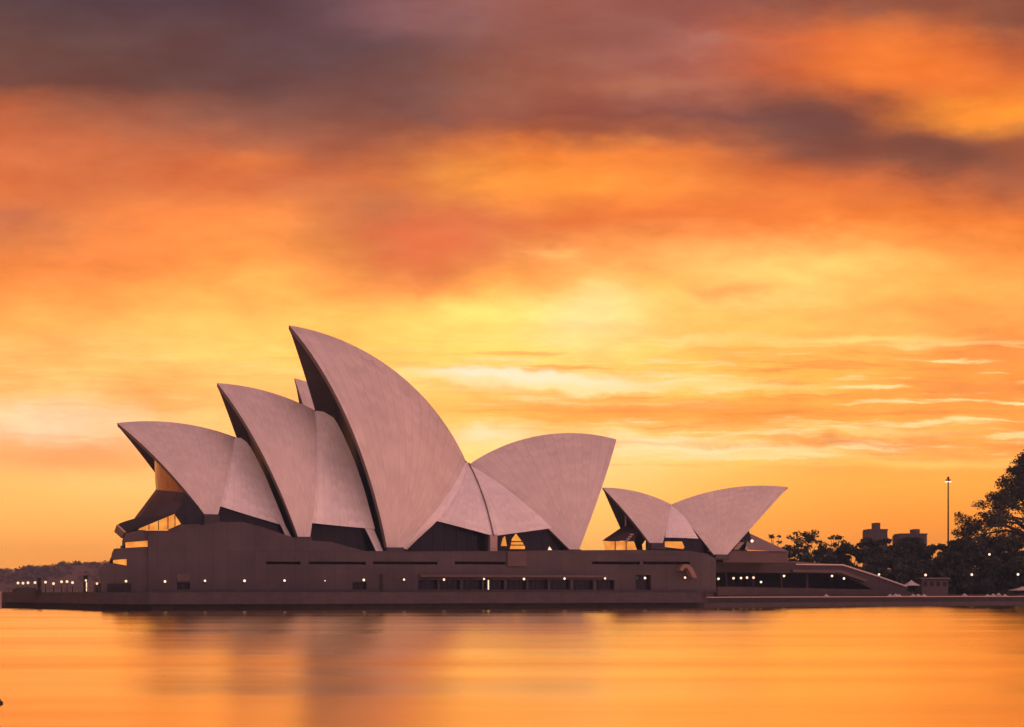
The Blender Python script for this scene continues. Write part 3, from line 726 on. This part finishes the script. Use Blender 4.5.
# ------------------------------------------------------------------ the theatre hall behind (only its top shows)
THE = Plane(18, 294.6, 352 + 50)
tb = THE.W((-30, 0, 13)); theatre = thing('theatre_hall', tb, 'smaller white shelled theatre behind the tallest shell, only its tip showing', 'theatre')
for rg, fm, fr, W_, lab in (([(294.6, 377.7), (312, 384), (350, 403), (385, 432), (410, 468)], (338, 545), (352, 545), 8, 'pointed white shell tip peeping over the second shell'),
                       ([(240, 425), (262, 427), (285, 434), (305, 444)], (300, 540), (308, 540), 14, None),
                       ([(555, 470), (520, 463), (480, 465), (440, 473), (414, 482)], (535, 547), (525, 547), 13, None)):
    gg = shell_geom(THE, rg, fm, fr, dict(w=W_)); build_shell(theatre, THE, gg, lab); foot_block(theatre, THE, fm, fr, 0, W_)

# ------------------------------------------------------------------ the small restaurant shells
RES = Plane(18, 672, 373.5)
rb_ = RES.W((0, 8, 12)); rest_ = thing('restaurant_pavilion', rb_, 'small pair of white shells back to back at the land end of the podium', 'restaurant')
ra = shell_geom(RES, [(602.3, 487.6), (631, 490), (656, 498), (672, 504.5)], (650, 543.5), (662.5, 543.8), dict(w=7))
rbg = shell_geom(RES, [(788, 486.8), (770.5, 485.7), (745, 486.5), (719.7, 490), (694, 495), (672, 504.5)], (727, 555), (714, 555), dict(w=8))
build_shell(rest_, RES, ra, 'left shell of the small pair', thick=.7); build_shell(rest_, RES, rbg, 'right shell of the small pair', thick=.7)
foot_block(rest_, RES, (650, 543.5), (662.5, 543.5), 0, 7, .5, 1.6); foot_block(rest_, RES, (714, 555), (727, 555), 0, 8, .3, 1.2)
Q_ = lambda x, y, w: RES.at(x, y, w)
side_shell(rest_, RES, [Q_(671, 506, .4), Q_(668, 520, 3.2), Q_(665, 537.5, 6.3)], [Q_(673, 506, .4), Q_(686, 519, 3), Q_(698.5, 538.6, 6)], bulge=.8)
rg1 = glass_wall(rest_, RES, [(663, 536), (700, 537), (712, 556), (663, 551)], 5.4, bars=5)
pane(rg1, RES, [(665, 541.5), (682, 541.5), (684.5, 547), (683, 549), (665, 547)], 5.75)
# left glazed porch
g = MB()
for sgn in (1, -1):
    a, b, c = Q_(602, 540.6, 0), Q_(624.5, 525.4, 0), Q_(640, 528, 3.5); d = Q_(634, 541, 5)
    g.face([RES.W((q.x, sgn * q.y, q.z)) for q in ((a, d, c, b) if sgn > 0 else (b, c, d, a))])
porch = g.build('porch_roof', NOSE, rest_)
glass_wall(rest_, RES, [(604, 541.2), (634, 541.4), (637, 550), (606, 550)], 3.5, nm='porch_glazing', bars=3, m=BACKGLOW, both=False)
g = MB(); a = Q_(625.6, 526, 1.2); b = Q_(625.6, 515.5, 1.2); g.tube([RES.W(a), RES.W(b)], .22, 6); g.build('flue', COPING, rest_)
g = MB(); a, b = Q_(626.5, 541, 4.2), Q_(631.5, 534.5, 4.2)
for k in range(4): t = k / 3; g.box(RES.W(a.lerp(b, t)), (.9, .5, .35), R_(18))
g.build('stair_tread', COPING, rest_)
# right glazed porch: pale sloping glass with dark front
g = MB(); P1, P2, P3, P4 = Q_(749, 533, 1.5), Q_(788.6, 551.4, 1.5), Q_(786, 551.8, 7), Q_(745, 549.8, 7)
g.face([RES.W(q) for q in (P4, P3, P2, P1)])
g.prism([RES.W(q) for q in (P1, P2, Vector((P2.x, -6, P2.z)), Vector((P1.x, -6, P1.z)))], (0, 0, -.3))
g.build('porch_roof', mat('pale_glass', (0.34, 0.27, 0.28), 0.3, metal=.3), rest_)
glass_wall(rest_, RES, [(738, 538), (749, 531), (752, 541), (746, 552), (733, 552)], 4.2, nm='porch_glazing', bars=3)
g = MB(); hbox(g, Q_(722, 550, 6).x, Q_(787, 550, 6).x, 6.5, -6, zat(563, 380), zat(551.6, 380), 0, RES); g.build('porch_base', GRANITE2, rest_)
g = MB()
for k in range(5): c = RES.W(Q_(736 + k * 1.2, 549 - k * 1.5, 5.5)); g.box(c, (1.4, .6, .25), R_(18))
g.build('stair_tread', COPING, rest_)
g = MB(); c = RES.W(Q_(752, 541, 6)); g.ball(c, .38); g.build('lamp_globe', BULB, rest_)

# ------------------------------------------------------------------ monumental stair at the land end
A0, A1 = (706, 372.0), (912, 436.0)
def stY(px): 
    # depth along the stair's side line at picture column px
    x0, x1 = (A0[0] - CX) / F * A0[1], (A1[0] - CX) / F * A1[1]; k = (px - CX) / F
    t = (k * A0[1] - x0) / ((x1 - x0) - k * (A1[1] - A0[1])); return A0[1] + (A1[1] - A0[1]) * t
def stp(px, py): return px3(px, py, stY(px))
sdirv = (Vector((px3(912, HY, 436)) - Vector(px3(706, HY, 372)))).normalized(); snr = Vector((-sdirv.y, sdirv.x, 0))
stair = thing('monumental_stair', stp(800, 594), 'broad stone stair sloping down from the podium to the forecourt', 'stairway')
g = MB()
# deck with undercroft: top slab and sloping stringer, columns below
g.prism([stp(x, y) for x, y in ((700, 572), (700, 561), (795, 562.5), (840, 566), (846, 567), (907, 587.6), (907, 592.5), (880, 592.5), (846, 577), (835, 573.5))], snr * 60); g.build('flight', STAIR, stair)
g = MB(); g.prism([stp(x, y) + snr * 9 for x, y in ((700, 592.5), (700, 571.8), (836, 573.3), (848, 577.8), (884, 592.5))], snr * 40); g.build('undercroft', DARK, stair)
g = MB()
pl_ = [(718, 559.6), (795, 561.2), (842, 564.8), (875, 575.4), (906, 586.4)]
for (xa, ya), (xb, yb) in zip(pl_, pl_[1:]):
    g.prism([stp(xa, ya) - snr * .2, stp(xb, yb) - snr * .2, stp(xb, yb + 1.6) - snr * .2, stp(xa, ya + 1.6) - snr * .2], snr * .6)
g.build('parapet', GRANITE2, stair)
g = MB()
pl_ = [(795, 563.6), (842, 564.2), (875, 574.8), (906, 585.8)]
for (xa, ya), (xb, yb) in zip(pl_, pl_[1:]):
    g.prism([stp(xa, ya) - snr * .4, stp(xb, yb) - snr * .4, stp(xb, yb + 1.3) - snr * .4, stp(xa, ya + 1.3) - snr * .4], snr * .18)
g.build('handrail', WHITE, stair)  # white tone stands in for lamplight along the rail
g = MB(); g.prism([stp(x, y) - snr * 1.0 for x, y in ((790, 569.5), (838, 570), (864, 579.5), (863, 582), (838, 573), (790, 572))], snr * .8); g.build('lower_ledge', GRANITE2, stair)
for x in (735, 762, 790, 816): 
    a = stp(x, 592.5) + snr * 3; g = MB(); g.tube([a, Vector((a.x, a.y, zat(573, stY(x))))], .4, 8); g.build('column', GRANITE, stair)
# low walls in front of the stair
lw = MB(); lw.prism([stp(x, y) - snr * 3 for x, y in ((708, 595.5), (708, 586.5), (760, 587.5), (870, 589.5), (905, 592), (905, 595.5))], snr * 1.0)
o = lw.build('terrace_wall', STAIR); o['label'] = 'low brown terrace wall in front of the stair undercroft'; o['category'] = 'low wall'

# curved awning on the podium wall
g = MB(); arc = [(676, 570.5), (678, 566.3), (682, 564.2), (686, 565.4), (690, 570.5), (693, 577.5)]
cs = [HALL.at(x, y, PW + .1) for x, y in arc]
lo_ = [(679.5, 571), (680.5, 568.6), (682.6, 567.8), (684.5, 569.5), (687, 574), (689, 578)]
ci = [HALL.at(x, y, PW + .1) for x, y in lo_]
for d0, d1 in ((0, 2.2),):
    o_ = [HALL.W(q) for q in resample(cs, 12)]; i_ = [HALL.W(q) for q in resample(ci, 12)]
    g.grid([o_, i_, [p + HALL.b * d1 for p in i_], [p + HALL.b * d1 for p in o_], o_])
ob = g.build('curved_awning', mat('terracotta_canvas', (0.27, 0.165, 0.13), .7, .1, .6)); ob['label'] = 'curved orange brown awning on the granite podium wall'; ob['category'] = 'awning'

# ------------------------------------------------------------------ lamps
ORD = ['first','second','third','fourth','fifth','sixth','seventh','eighth','ninth','tenth','eleventh','twelfth','thirteenth','fourteenth','fifteenth','sixteenth','seventeenth','eighteenth','nineteenth','twentieth']
def make_wall_lamp():
    t = thing('wall_lamp', (0, 0, 0), 'x', 'wall lamp', 'lamps along the podium wall')
    g = MB(); g.box((0, .35, -.25), (.12, .7, .12)); g.box((0, .72, -.25), (.3, .08, .5)); g.build('bracket', METAL, t)
    g = MB(); g.ball((0, 0, 0), .27); g.build('globe', BULB, t, smooth_=True); return t
WL = [(165, 581.5), (205, 580.8), (244.5, 580.8), (284.5, 580.6), (325, 580.8), (363.8, 580), (404, 579.6), (444, 579.6), (484, 579), (524, 579), (564.5, 578.6), (605, 578.4), (645, 578), (685, 577.6)]
lamp0 = None
for i, (x, y) in enumerate(WL):
    P = HALL.wp(x, y, PW + .85)
    if lamp0 is None:
        lamp0 = make_wall_lamp(); lamp0.rotation_euler = (0, 0, R_(18)); o = lamp0; o.location = P
    else: o = copy_thing(lamp0, P)
    k_ = [1, .9, 1.05, .95, .5, 1.05, .9, 1, .85, 1.05, 1, .9, 1.1, 1][i]; o.scale = (k_,) * 3
    o['label'] = f'{ORD[i]} wall lamp from the harbour end in the podium row'
def make_post_lamp(h, mt=None, r=.3, name='street_lamp', cat='street lamp'):
    t = thing(name, (0, 0, 0), 'x', cat)
    g = MB(); g.tube([(0, 0, 0), (0, 0, .5), (0, 0, h - .3)], [.16, .09, .06], 8); g.build('post', METAL, t)
    g = MB(); g.ball((0, 0, h), r); g.build('globe', mt or BULB, t, smooth_=True)
    g = MB(); g.tube([(0, 0, h + r * .9), (0, 0, h + r * 1.15)], [r * .5, .05], 8); g.build('cap', METAL, t); return t
def lamps(lst, label, group, Yf, zb, mt=None, r=.34):
    src = {}
    for i, (x, y) in enumerate(lst):
        Y = Yf(x); z = zat(y, Y); zz_ = zb(x, Y); hh = round(max(.8, z - zz_) * 2) / 2
        if hh not in src: o = make_post_lamp(hh, mt, r); src[hh] = o
        else: o = copy_thing(src[hh], (0, 0, 0))
        o.location = ((x - CX) / F * Y, Y, z - hh); o['_base'] = tuple(o.location); o['group'] = group
        o['label'] = label.format(ORD[i])
lamps([(18, 583), (23, 583.2), (28, 582.8), (35, 582.6), (45.5, 582.2), (53.5, 583.6), (61.5, 581.8), (67, 581.6), (72.5, 582.6)], '{} warm lamp from the left on the promenade end before the hill',
      'lamps at the promenade end', lambda x: 378 - x * .2, lambda x, Y: 3.75, WARMBULB, .34)
lamps([(97, 583.6), (126, 581.2)], '{} lamp from the left beside the foyer terraces', 'lamps beside the foyer terraces', lambda x: 325 - (x - 97) * .355, lambda x, Y: 3.75, WARMBULB, .27)
lamps([(718.5, 578.8), (733.5, 578.2), (741, 578), (747, 577.6), (753.5, 577.6), (761, 582)], '{} lamp from the podium corner under the stair deck', 'lamps under the stair deck', lambda x: stY(x) - 4, lambda x, Y: 2.9, BULB, .3)
lamps([(784, 576), (832, 576), (844, 578.5), (879, 574.5)], '{} lamp from the left along the sloping stair', 'lamps along the stair', lambda x: stY(x) - 3.2, lambda x, Y: 2.9, BULB, .32)
lamps([(925.5, 575), (971.8, 574.6), (1018, 574.4)], '{} forecourt lamp from the stair foot under the dark trees', 'forecourt lamps under the trees', lambda x: 448, lambda x, Y: 3.0, BULB, .38)
lamps([(989.4, 554.4)], 'lamp glowing high up in the big dark tree{}'.replace('{}', ''), 'lamp in the tree', lambda x: 452, lambda x, Y: 3.0, BULB, .36)

# ------------------------------------------------------------------ things on the promenade, left
def solid(name, label, cat, fn, m, base):
    g = MB(); fn(g); o = g.build(name, m, base=base); o['label'] = label; o['category'] = cat; return o
Yk = 331
kb_ = px3(99.5, HY, Yk); kb_.z = 3.75
t = thing('kiosk', kb_, 'small pale kiosk beside the lowest foyer wall', 'kiosk')
g = MB(); g.box(kb_ + Vector((0, 0, 1.0)), (2.2, 2.2, 2.0), R_(18)); g.build('wall', PAVE, t)
g = MB(); g.box(kb_ + Vector((0, 0, 2.1)), (2.6, 2.6, .2), R_(18)); g.build('roof', COPING, t)
g = MB(); g.box(kb_ + Vector((-.3, -1.14, 1.0)), (.9, .06, 1.1), R_(18)); g.build('hatch', DARK, t)
for x, w_, h_, lab in ((39.5, .8, 3.3, 'short dark pylon among the warm promenade lamps'), (85.5, .8, 3.7, 'dark pylon with a lit strip, nearest the foyer terraces')):
    Y = 358 if x < 50 else 344; b = px3(x, HY, Y); b.z = 3.75
    t = thing('pylon', b, lab, 'pylon'); g = MB(); g.box(b + Vector((0, 0, h_ / 2)), (w_, .7, h_)); g.box(b + Vector((0, 0, h_ + .08)), (w_ * 1.5, 1.0, .16)); g.build('shaft', METAL, t)
    if x > 50:
        g = MB(); g.box(b + Vector((.35, -.38, 1.25)), (.24, .05, 2.1)); g.ball(b + Vector((.3, -.7, 2.7)), .26); g.build('lit_strip', WARMBULB, t)
b = px3(26, HY, 352); b.z = 3.75
def heap(g):
    rows = []
    for i in range(7):
        t = i / 6; rr = 2.6 * (1 - t * t) ** .5; rows.append([b + Vector((rr * 1.3 * math.cos(a) * (1 + .1 * math.sin(3 * a + i)), rr * .7 * math.sin(a), 1.2 * t)) for a in [2 * math.pi * k / 16 for k in range(17)]])
    g.grid(rows)
solid('planting_mound', 'low dark rounded mound on the promenade near its tip', 'mound', heap, SOIL, b)
b = px3(1.0, HY, 366); b.z = 0
t = thing('mooring_pile', b, 'pale mooring pile in the water at the promenade tip', 'mooring pile')
g = MB(); g.tube([b + Vector((0, -1, -2)), b + Vector((0, -1, 3.6))], .55, 12); g.build('shaft', COPING, t)
g = MB(); g.tube([b + Vector((0, -1, 3.6)), b + Vector((0, -1, 4.0))], [.65, .2], 12); g.build('cap', WHITE, t)
b = Vector(((0.5 - CX) / F * 50.5, 50.5, 0))
t = thing('buoy', b, 'tiny dark float cut by the left edge of the near water', 'buoy')
g = MB(); g.ball(b + Vector((0, 0, .04)), .09, n=12, sz=.8); g.build('float', METAL, t, smooth_=True)
g = MB(); g.tube([b + Vector((0, 0, .1)), b + Vector((0, 0, .17))], .02, 6); g.build('staff', METAL, t)
# a low rail along the promenade edge
t = thing('promenade_railing', px3(70, 592, 340), 'thin dark railing along the left promenade edge', 'railing')
g = MB(); g2_ = MB()
ed = [p + Vector((.2, 1.0, 0)) for p in edge[1:4]]
for a, c in zip(ed, ed[1:]):
    n_ = int((c - a).length / 2.4)
    for k in range(n_): p = a.lerp(c, k / n_); g.tube([p + Vector((0, 0, 3.75)), p + Vector((0, 0, 4.75))], .04, 5)
    g2_.tube([a + Vector((0, 0, 4.78)), c + Vector((0, 0, 4.78))], .05, 5)
g.build('baluster', METAL, t); g2_.build('top_rail', METAL, t)

# ------------------------------------------------------------------ umbrellas, marquees, low buildings on the right
def make_umbrella(rad, hgt):
    t = thing('cafe_umbrella', (0, 0, 0), 'x', 'umbrella', 'white umbrellas behind the quay wall')
    g = MB(); g.tube([(0, 0, 0), (0, 0, hgt + .1)], .05, 6); g.build('pole', METAL, t)
    g = MB(); top = Vector((0, 0, hgt)); n = 8; ring = [Vector((rad * math.cos(2 * math.pi * k / n), rad * math.sin(2 * math.pi * k / n), hgt - .65)) for k in range(n)]
    for k in range(n): g.face([top, ring[k], ring[(k + 1) % n]]); g.face([ring[k], ring[(k + 1) % n], ring[(k + 1) % n] + Vector((0, 0, -.18)), ring[k] + Vector((0, 0, -.18))][::-1])
    g.build('canopy', WHITE, t); return t
UM = [(753, 595), (826, 595), (890, 595), (895.5, 594.6), (899, 595.2), (913, 595), (918, 594.8), (924, 595), (964.5, 594.4), (987.5, 595), (993, 594.6), (998.5, 594), (1005, 595)]
u0 = None
for i, (x, y) in enumerate(UM):
    k = (x - 720) / 140; Y = 371 + k * 32 + 5 + (i % 3) * 1.3
    loc = Vector(((x - CX) / F * Y, Y, zat(y - 1.2, Y) - 2.5))
    if u0 is None: u0 = make_umbrella(.85, 2.5); o = u0; o.location = loc
    else: o = copy_thing(u0, loc)
    o['label'] = f'{ORD[i]} white umbrella from the podium, behind the quay wall'
def marquee(x0, x1, yt, yb, Y, label):
    c = px3((x0 + x1) / 2, HY, Y); c.z = zat(yb, Y); w = (x1 - x0) / F * Y; h = (yb - yt) / F * Y
    t = thing('marquee', c, label, 'marquee'); g = MB(); hw = w / 2
    rows = []
    for i in range(6):
        u = i / 5; r = hw * (1 - u) ** 1.3 + .05; rows.append([c + Vector((sx * r, sy * r, h * (.35 + .65 * u))) for sx, sy in ((-1, -1), (1, -1), (1, 1), (-1, 1), (-1, -1))])
    g.grid(rows); g.build('canopy', WHITE, t)
    g = MB()
    for sx, sy in ((-1, -1), (1, -1), (1, 1), (-1, 1)): p = c + Vector((sx * hw * .97, sy * hw * .97, 0)); g.tube([Vector((p.x, p.y, 3.0)), p + Vector((0, 0, h * .36))], .06, 6)
    g.build('pole', METAL, t)
marquee(904, 918.5, 580, 588.5, 440, 'white peaked marquee at the foot of the stone stair')
marquee(1011, 1034, 586.5, 592.5, 444, 'wide low white marquee under the big tree at the edge')
def block(name, label, x0, x1, yt, Y, dep, m, feats=None):
    a, c = px3(x0, HY, Y), px3(x1, HY, Y); zt = zat(yt, Y)
    b = (a + c) / 2; b.z = 3.0; t = thing(name, b, label, 'building')
    g = MB(); g.box(Vector((b.x, Y + dep / 2, (zt + 2) / 2)), (c.x - a.x, dep, zt - 2)); w = g.build('wall', m, t)
    if feats: feats(t, a.x, c.x, zt, Y)
    return t
def pav(t, x0, x1, zt, Y):
    g = MB(); g.box(Vector(((x0 + x1) / 2, Y + 4, zt + .2)), (x1 - x0 + 1, 9.5, .4)); g.build('roof', CONC, t)
    for k in range(4):
        x = x0 + (x1 - x0) * (k + .5) / 4; g = MB(); g.box(Vector((x, Y - .03, zt - 1.5)), (1.1, .1, 1.3)); g.build('window', GLASS, t)
block('gatehouse', 'low pale building in front of the dark trees beside the stair foot', 922, 948, 579, 452, 9, GRANITE2, pav)
def tower(t, x0, x1, zt, Y):
    w = x1 - x0
    g = MB(); g.box(Vector(((x0 + x1) / 2 + .3, Y + 6, zt + 2.2)), (w * .3, 7, 4.4)); g.build('lift_house', BRICK, t)
    g = MB(); g.box(Vector(((x0 + x1) / 2, Y + 6, zt + .4)), (w + .5, 12.6, .8)); g.build('parapet', BRICK, t)
    for r in range(2):
        for k in range(5):
            g = MB(); g.box(Vector((x0 + w * (k + .5) / 5, Y - .05, zt - 2.2 - r * 3.4)), (w * .1, .14, 1.4)); g.build('window', FARWIN, t)
block('apartment_tower', 'square flat topped tower with a roof box above the dark treeline', 868.5, 887.5, 530.5, 820, 14, BRICK, tower)
def hall_(t, x0, x1, zt, Y):
    w = x1 - x0
    g = MB(); g.box(Vector((x0 + w * .66, Y + 6, zt + 1.5)), (w * .22, 8, 3.0)); g.build('lift_house', BRICK, t)
    g = MB(); g.box(Vector(((x0 + x1) / 2, Y + 6, zt + .3)), (w + .5, 12.6, .6)); g.build('parapet', BRICK, t)
    for k in range(7):
        g = MB(); g.box(Vector((x0 + w * (k + .5) / 7, Y - .05, zt - 2)), (w * .08, .14, 1.3)); g.build('window', FARWIN, t)
block('apartment_block', 'long flat roofed block behind the treeline, right of the square tower', 900, 927, 534.5, 800, 16, BRICK, hall_)

# ------------------------------------------------------------------ floodlight mast
Ym = 600; b = px3(948.2, HY, Ym); b.z = 3.0
t = thing('floodlight_mast', b, 'tall thin floodlight mast rising above the trees', 'mast')
zt = zat(479, Ym); g = MB(); g.tube([b, Vector((b.x, b.y, zt))], [.42, .26], 8); g.build('pole', METAL, t)
g = MB(); g.tube([Vector((b.x, b.y, zt - .7)), Vector((b.x, b.y, zt - .2))], [1.1, 1.1], 12); g.tube([Vector((b.x, b.y, zt)), Vector((b.x, b.y, zt + .9))], [.5, .45], 8); g.build('head_frame', METAL, t)
g = MB()
for k in range(6): a = k * math.pi / 3; g.ball((b.x + 1.0 * math.cos(a), b.y + 1.0 * math.sin(a), zt - 1.1), .32)
g.build('floodlight', BULB, t)

# ------------------------------------------------------------------ hills and garden ground
def terrain(name, x0, x1, y0, y1, hf, nx, ny, m):
    g = MB(); rows = [[Vector((x0 + (x1 - x0) * i / nx, y0 + (y1 - y0) * j / ny, 0)) for i in range(nx + 1)] for j in range(ny + 1)]
    for r in rows:
        for p in r: p.z = hf(p.x, p.y)
    g.grid(rows); return g.build(name, m, smooth_=True, kind='structure')
YH = 1500
def hillh(x, y):
    px = CX + F * x / YH; top = np.interp(px, [-500, -150, 0, 20, 45, 62, 80, 100, 130, 200, 320, 600, 1200], [575, 571, 569, 568, 564.5, 562.5, 561.5, 562.5, 561, 562, 566, 572, 578])
    ht = (HY - top) / F * YH + CH; t = max(0, min(1, (y - 1380) / 120)); back_ = max(0, 1 - max(0, y - 1520) / 900)
    return -1 + (ht - 2.5) * (t * t * (3 - 2 * t)) * back_ + 2.5 * mnoise.noise(Vector((x * .03, y * .03, 0))) * t
terrain('hills', -1400, 1000, 1375, 2400, hillh, 160, 50, HILL)
def gardh(x, y):
    t = max(0, min(1, (y - 462) / 70)); s_ = max(0, min(1, (x - 80) / 40)); return 2.9 + 9.0 * t * t * (3 - 2 * t) * s_ + .4 * mnoise.noise(Vector((x * .06, y * .06, 0)))
terrain('garden_hill', 60, 800, 456, 1200, gardh, 90, 70, SOIL)

# ------------------------------------------------------------------ trees
def leafmesh(cl, size, n_per, flat=.55, m=0):
    """Leaf-sized tilted quads scattered through every clump's volume."""
    V_, Fc = [], []; rng = np.random.default_rng(int(abs(cl[0][0]) * 91 + cl[0][2] * 13) % 100000)
    for (cx, cy, cz, r) in cl:
        n = int(n_per * (r ** 1.6)); d = rng.normal(size=(n, 3)); d /= np.linalg.norm(d, axis=1)[:, None]
        rad = r * rng.random(n) ** .45; c = np.c_[cx + d[:, 0] * rad, cy + d[:, 1] * rad, cz + d[:, 2] * rad * flat]
        a = rng.normal(size=(n, 3)); a /= np.linalg.norm(a, axis=1)[:, None]; b = np.cross(a, rng.normal(size=(n, 3))); b /= np.linalg.norm(b, axis=1)[:, None]
        s = size * (.6 + .8 * rng.random(n))[:, None]; a = a * s; b = b * s * .6
        for q in (c - a, c + b, c + a, c - b): V_.append(q)
        k = len(V_) // 4
    return V_
def tree(name, label, px, Y, zb, ytop, halfw, clumps, leaf, m, group, n_per=26, seed=1, trunk_r=.5, low=.25, shape='round', cat='tree'):
    rng = random.Random(seed); b = px3(px, HY, Y); b.z = zb; H = zat(ytop, Y) - zb
    t = thing(name, b, label, cat, group); R0 = halfw / F * Y; cl = []
    for k in range(clumps):
        u = (k + .5) / clumps; h = low + (1 - low) * rng.random() ** .8
        if shape == 'round': rr = R0 * math.sqrt(max(.05, 1 - ((h - .55) / .5) ** 2)) if h > .55 else R0 * (.75 + .25 * h / .55)
        else: rr = R0 * float(np.interp(h, [0, .33, .5, .6, .7, .83, .93, 1], [1, .96, .85, .63, .47, .34, .25, .05]))
        a = rng.random() * 2 * math.pi; q = rng.random() ** .5; cr = R0 * (.16 + .16 * rng.random())
        if shape != 'round': q = rng.random() ** .28; cr = R0 * (.055 + .075 * rng.random()); rr -= cr * .6
        cl.append((b.x + rr * q * math.cos(a), b.y + rr * q * math.sin(a) * .8, b.z + H * h - cr * .5, cr))
    V_ = leafmesh(cl, leaf, n_per); verts = np.stack(V_, 1) if False else None
    vs, fs = [], []
    for i in range(0, len(V_), 4):
        A = np.stack(V_[i:i + 4], 1).reshape(-1, 3); o_ = len(vs); vs.extend(map(tuple, A - np.array(b))); fs.extend((o_ + 4 * k, o_ + 4 * k + 1, o_ + 4 * k + 2, o_ + 4 * k + 3) for k in range(len(A) // 4))
    me = bpy.data.meshes.new('crown'); me.from_pydata(vs, [], fs); me.materials.append(m); me.update()
    o = bpy.data.objects.new('crown', me); COL.objects.link(o); o.parent = t
    g = MB(); fork = b + Vector((rng.uniform(-.5, .5), 0, H * .32))
    g.tube([b - Vector((0, 0, .5)), b + Vector((0, 0, H * .12)), fork], [trunk_r * 1.3, trunk_r, trunk_r * .8], 9)
    for c in cl[::max(1, len(cl) // 22)]:
        e = Vector(c[:3]); mid = fork.lerp(e, .5) + Vector((rng.uniform(-.6, .6), rng.uniform(-.6, .6), .06 * H)); g.tube([fork, mid, e], [trunk_r * .5, trunk_r * .25, .05], 6)
    g.build('trunk', BARK, t); return t
G = 'trees behind the forecourt'
tree('fig_tree', 'huge dark fig tree filling the edge beside the tall mast', 1042, 472, 5.0, 441, 106, 320, .34, LEAF, G, 32, 3, 1.7, .16, 'cone')
tree('fig_tree', 'low broad dark fig in front of the huge one, left flank', 985, 462, 3.5, 534, 40, 60, .5, LEAF, G, 34, 4, .9, .05)
SPEC = [
 ('feathery_tree', 'small feathery tree right behind the pale restaurant porch', 773, 500, 531, 11, 30, 'round', LEAF2),
 ('feathery_tree', 'open crowned tree, tallest of those left of the square tower', 807, 500, 527, 24, 46, 'round', LEAF2),
 ('feathery_tree', 'small ragged tree between the open crowned tree and the dark thicket', 838, 505, 534, 13, 26, 'round', LEAF2),
 ('dense_tree', 'dense low tree behind the restaurant porch and the stair', 790, 485, 546, 26, 30, 'round', LEAF),
 ('dense_tree', 'dense low tree under the open crowned one', 822, 480, 544, 24, 34, 'round', LEAF),
 ('dense_tree', 'dense dark tree where the stair starts to slope', 851, 486, 540, 24, 40, 'round', LEAF),
 ('dense_tree', 'dense dark tree just below the square tower', 876, 490, 537.5, 24, 42, 'round', LEAF),
 ('dense_tree', 'dense dark tree below the long flat roofed block', 905, 494, 537, 26, 46, 'round', LEAF),
 ('dense_tree', 'dense dark tree at the foot of the tall mast', 934, 490, 543, 22, 42, 'round', LEAF),
 ('dense_tree', 'dense dark tree left of the huge fig, behind the low pale building', 957, 486, 540, 22, 46, 'round', LEAF),
 ('dense_tree', 'dense shrubby tree behind the marquee at the stair foot', 915, 464, 558, 26, 36, 'round', LEAF),
 ('dense_tree', 'dense shrubby tree behind the low pale building', 945, 462, 552, 28, 40, 'round', LEAF),
 ('dense_tree', 'dense shrubby tree in front of the huge fig trunk', 1003, 459, 540, 40, 60, 'round', LEAF),
 ('dense_tree', 'dense shrubby tree behind the middle of the sloping stair', 880, 462, 556, 28, 36, 'round', LEAF),
]
for i, (nm, lab, x, Y, yt, hw, nc, shp, m) in enumerate(SPEC):
    feather = nm == 'feathery_tree'
    zb = max(2.5, gardh((x - CX) / F * Y, Y) - .2)
    tree(nm, lab, x, Y, zb, yt, hw, nc, .4 if feather else .55, m, G, 22 if feather else 40, 20 + i, .35, .3 if feather else .05, shp)
# far woods on the hill: one mass
vs = []
for k in range(420):
    px = random.uniform(-40, 240); Y = random.uniform(1440, 1525); x = (px - CX) / F * Y; z = hillh(x, Y); r = random.uniform(1.6, 4.2)
    vs.append((x, Y, z + r * .5, r))
V_ = leafmesh(vs, 1.0, 7, .75)
g = MB()
for i in range(0, len(V_), 4):
    for A in np.stack(V_[i:i + 4], 1): g.face(A)
g.build('distant_woods', HILL, kind='stuff')

# ------------------------------------------------------------------ morning haze
hb = MB(); hb.box((0, 1025, 37), (4900, 2950, 82)); hz_o = hb.build('haze', [], kind='stuff')
hm = bpy.data.materials.new('haze'); hm.use_nodes = True; t = hm.node_tree; t.nodes.clear()
pv = t.nodes.new('ShaderNodeVolumePrincipled'); pv.inputs['Color'].default_value = (0.42, 0.70, 1.0, 1); pv.inputs['Density'].default_value = 0.00022
ho = t.nodes.new('ShaderNodeOutputMaterial'); t.links.new(pv.outputs[0], ho.inputs['Volume']); hz_o.data.materials.append(hm)
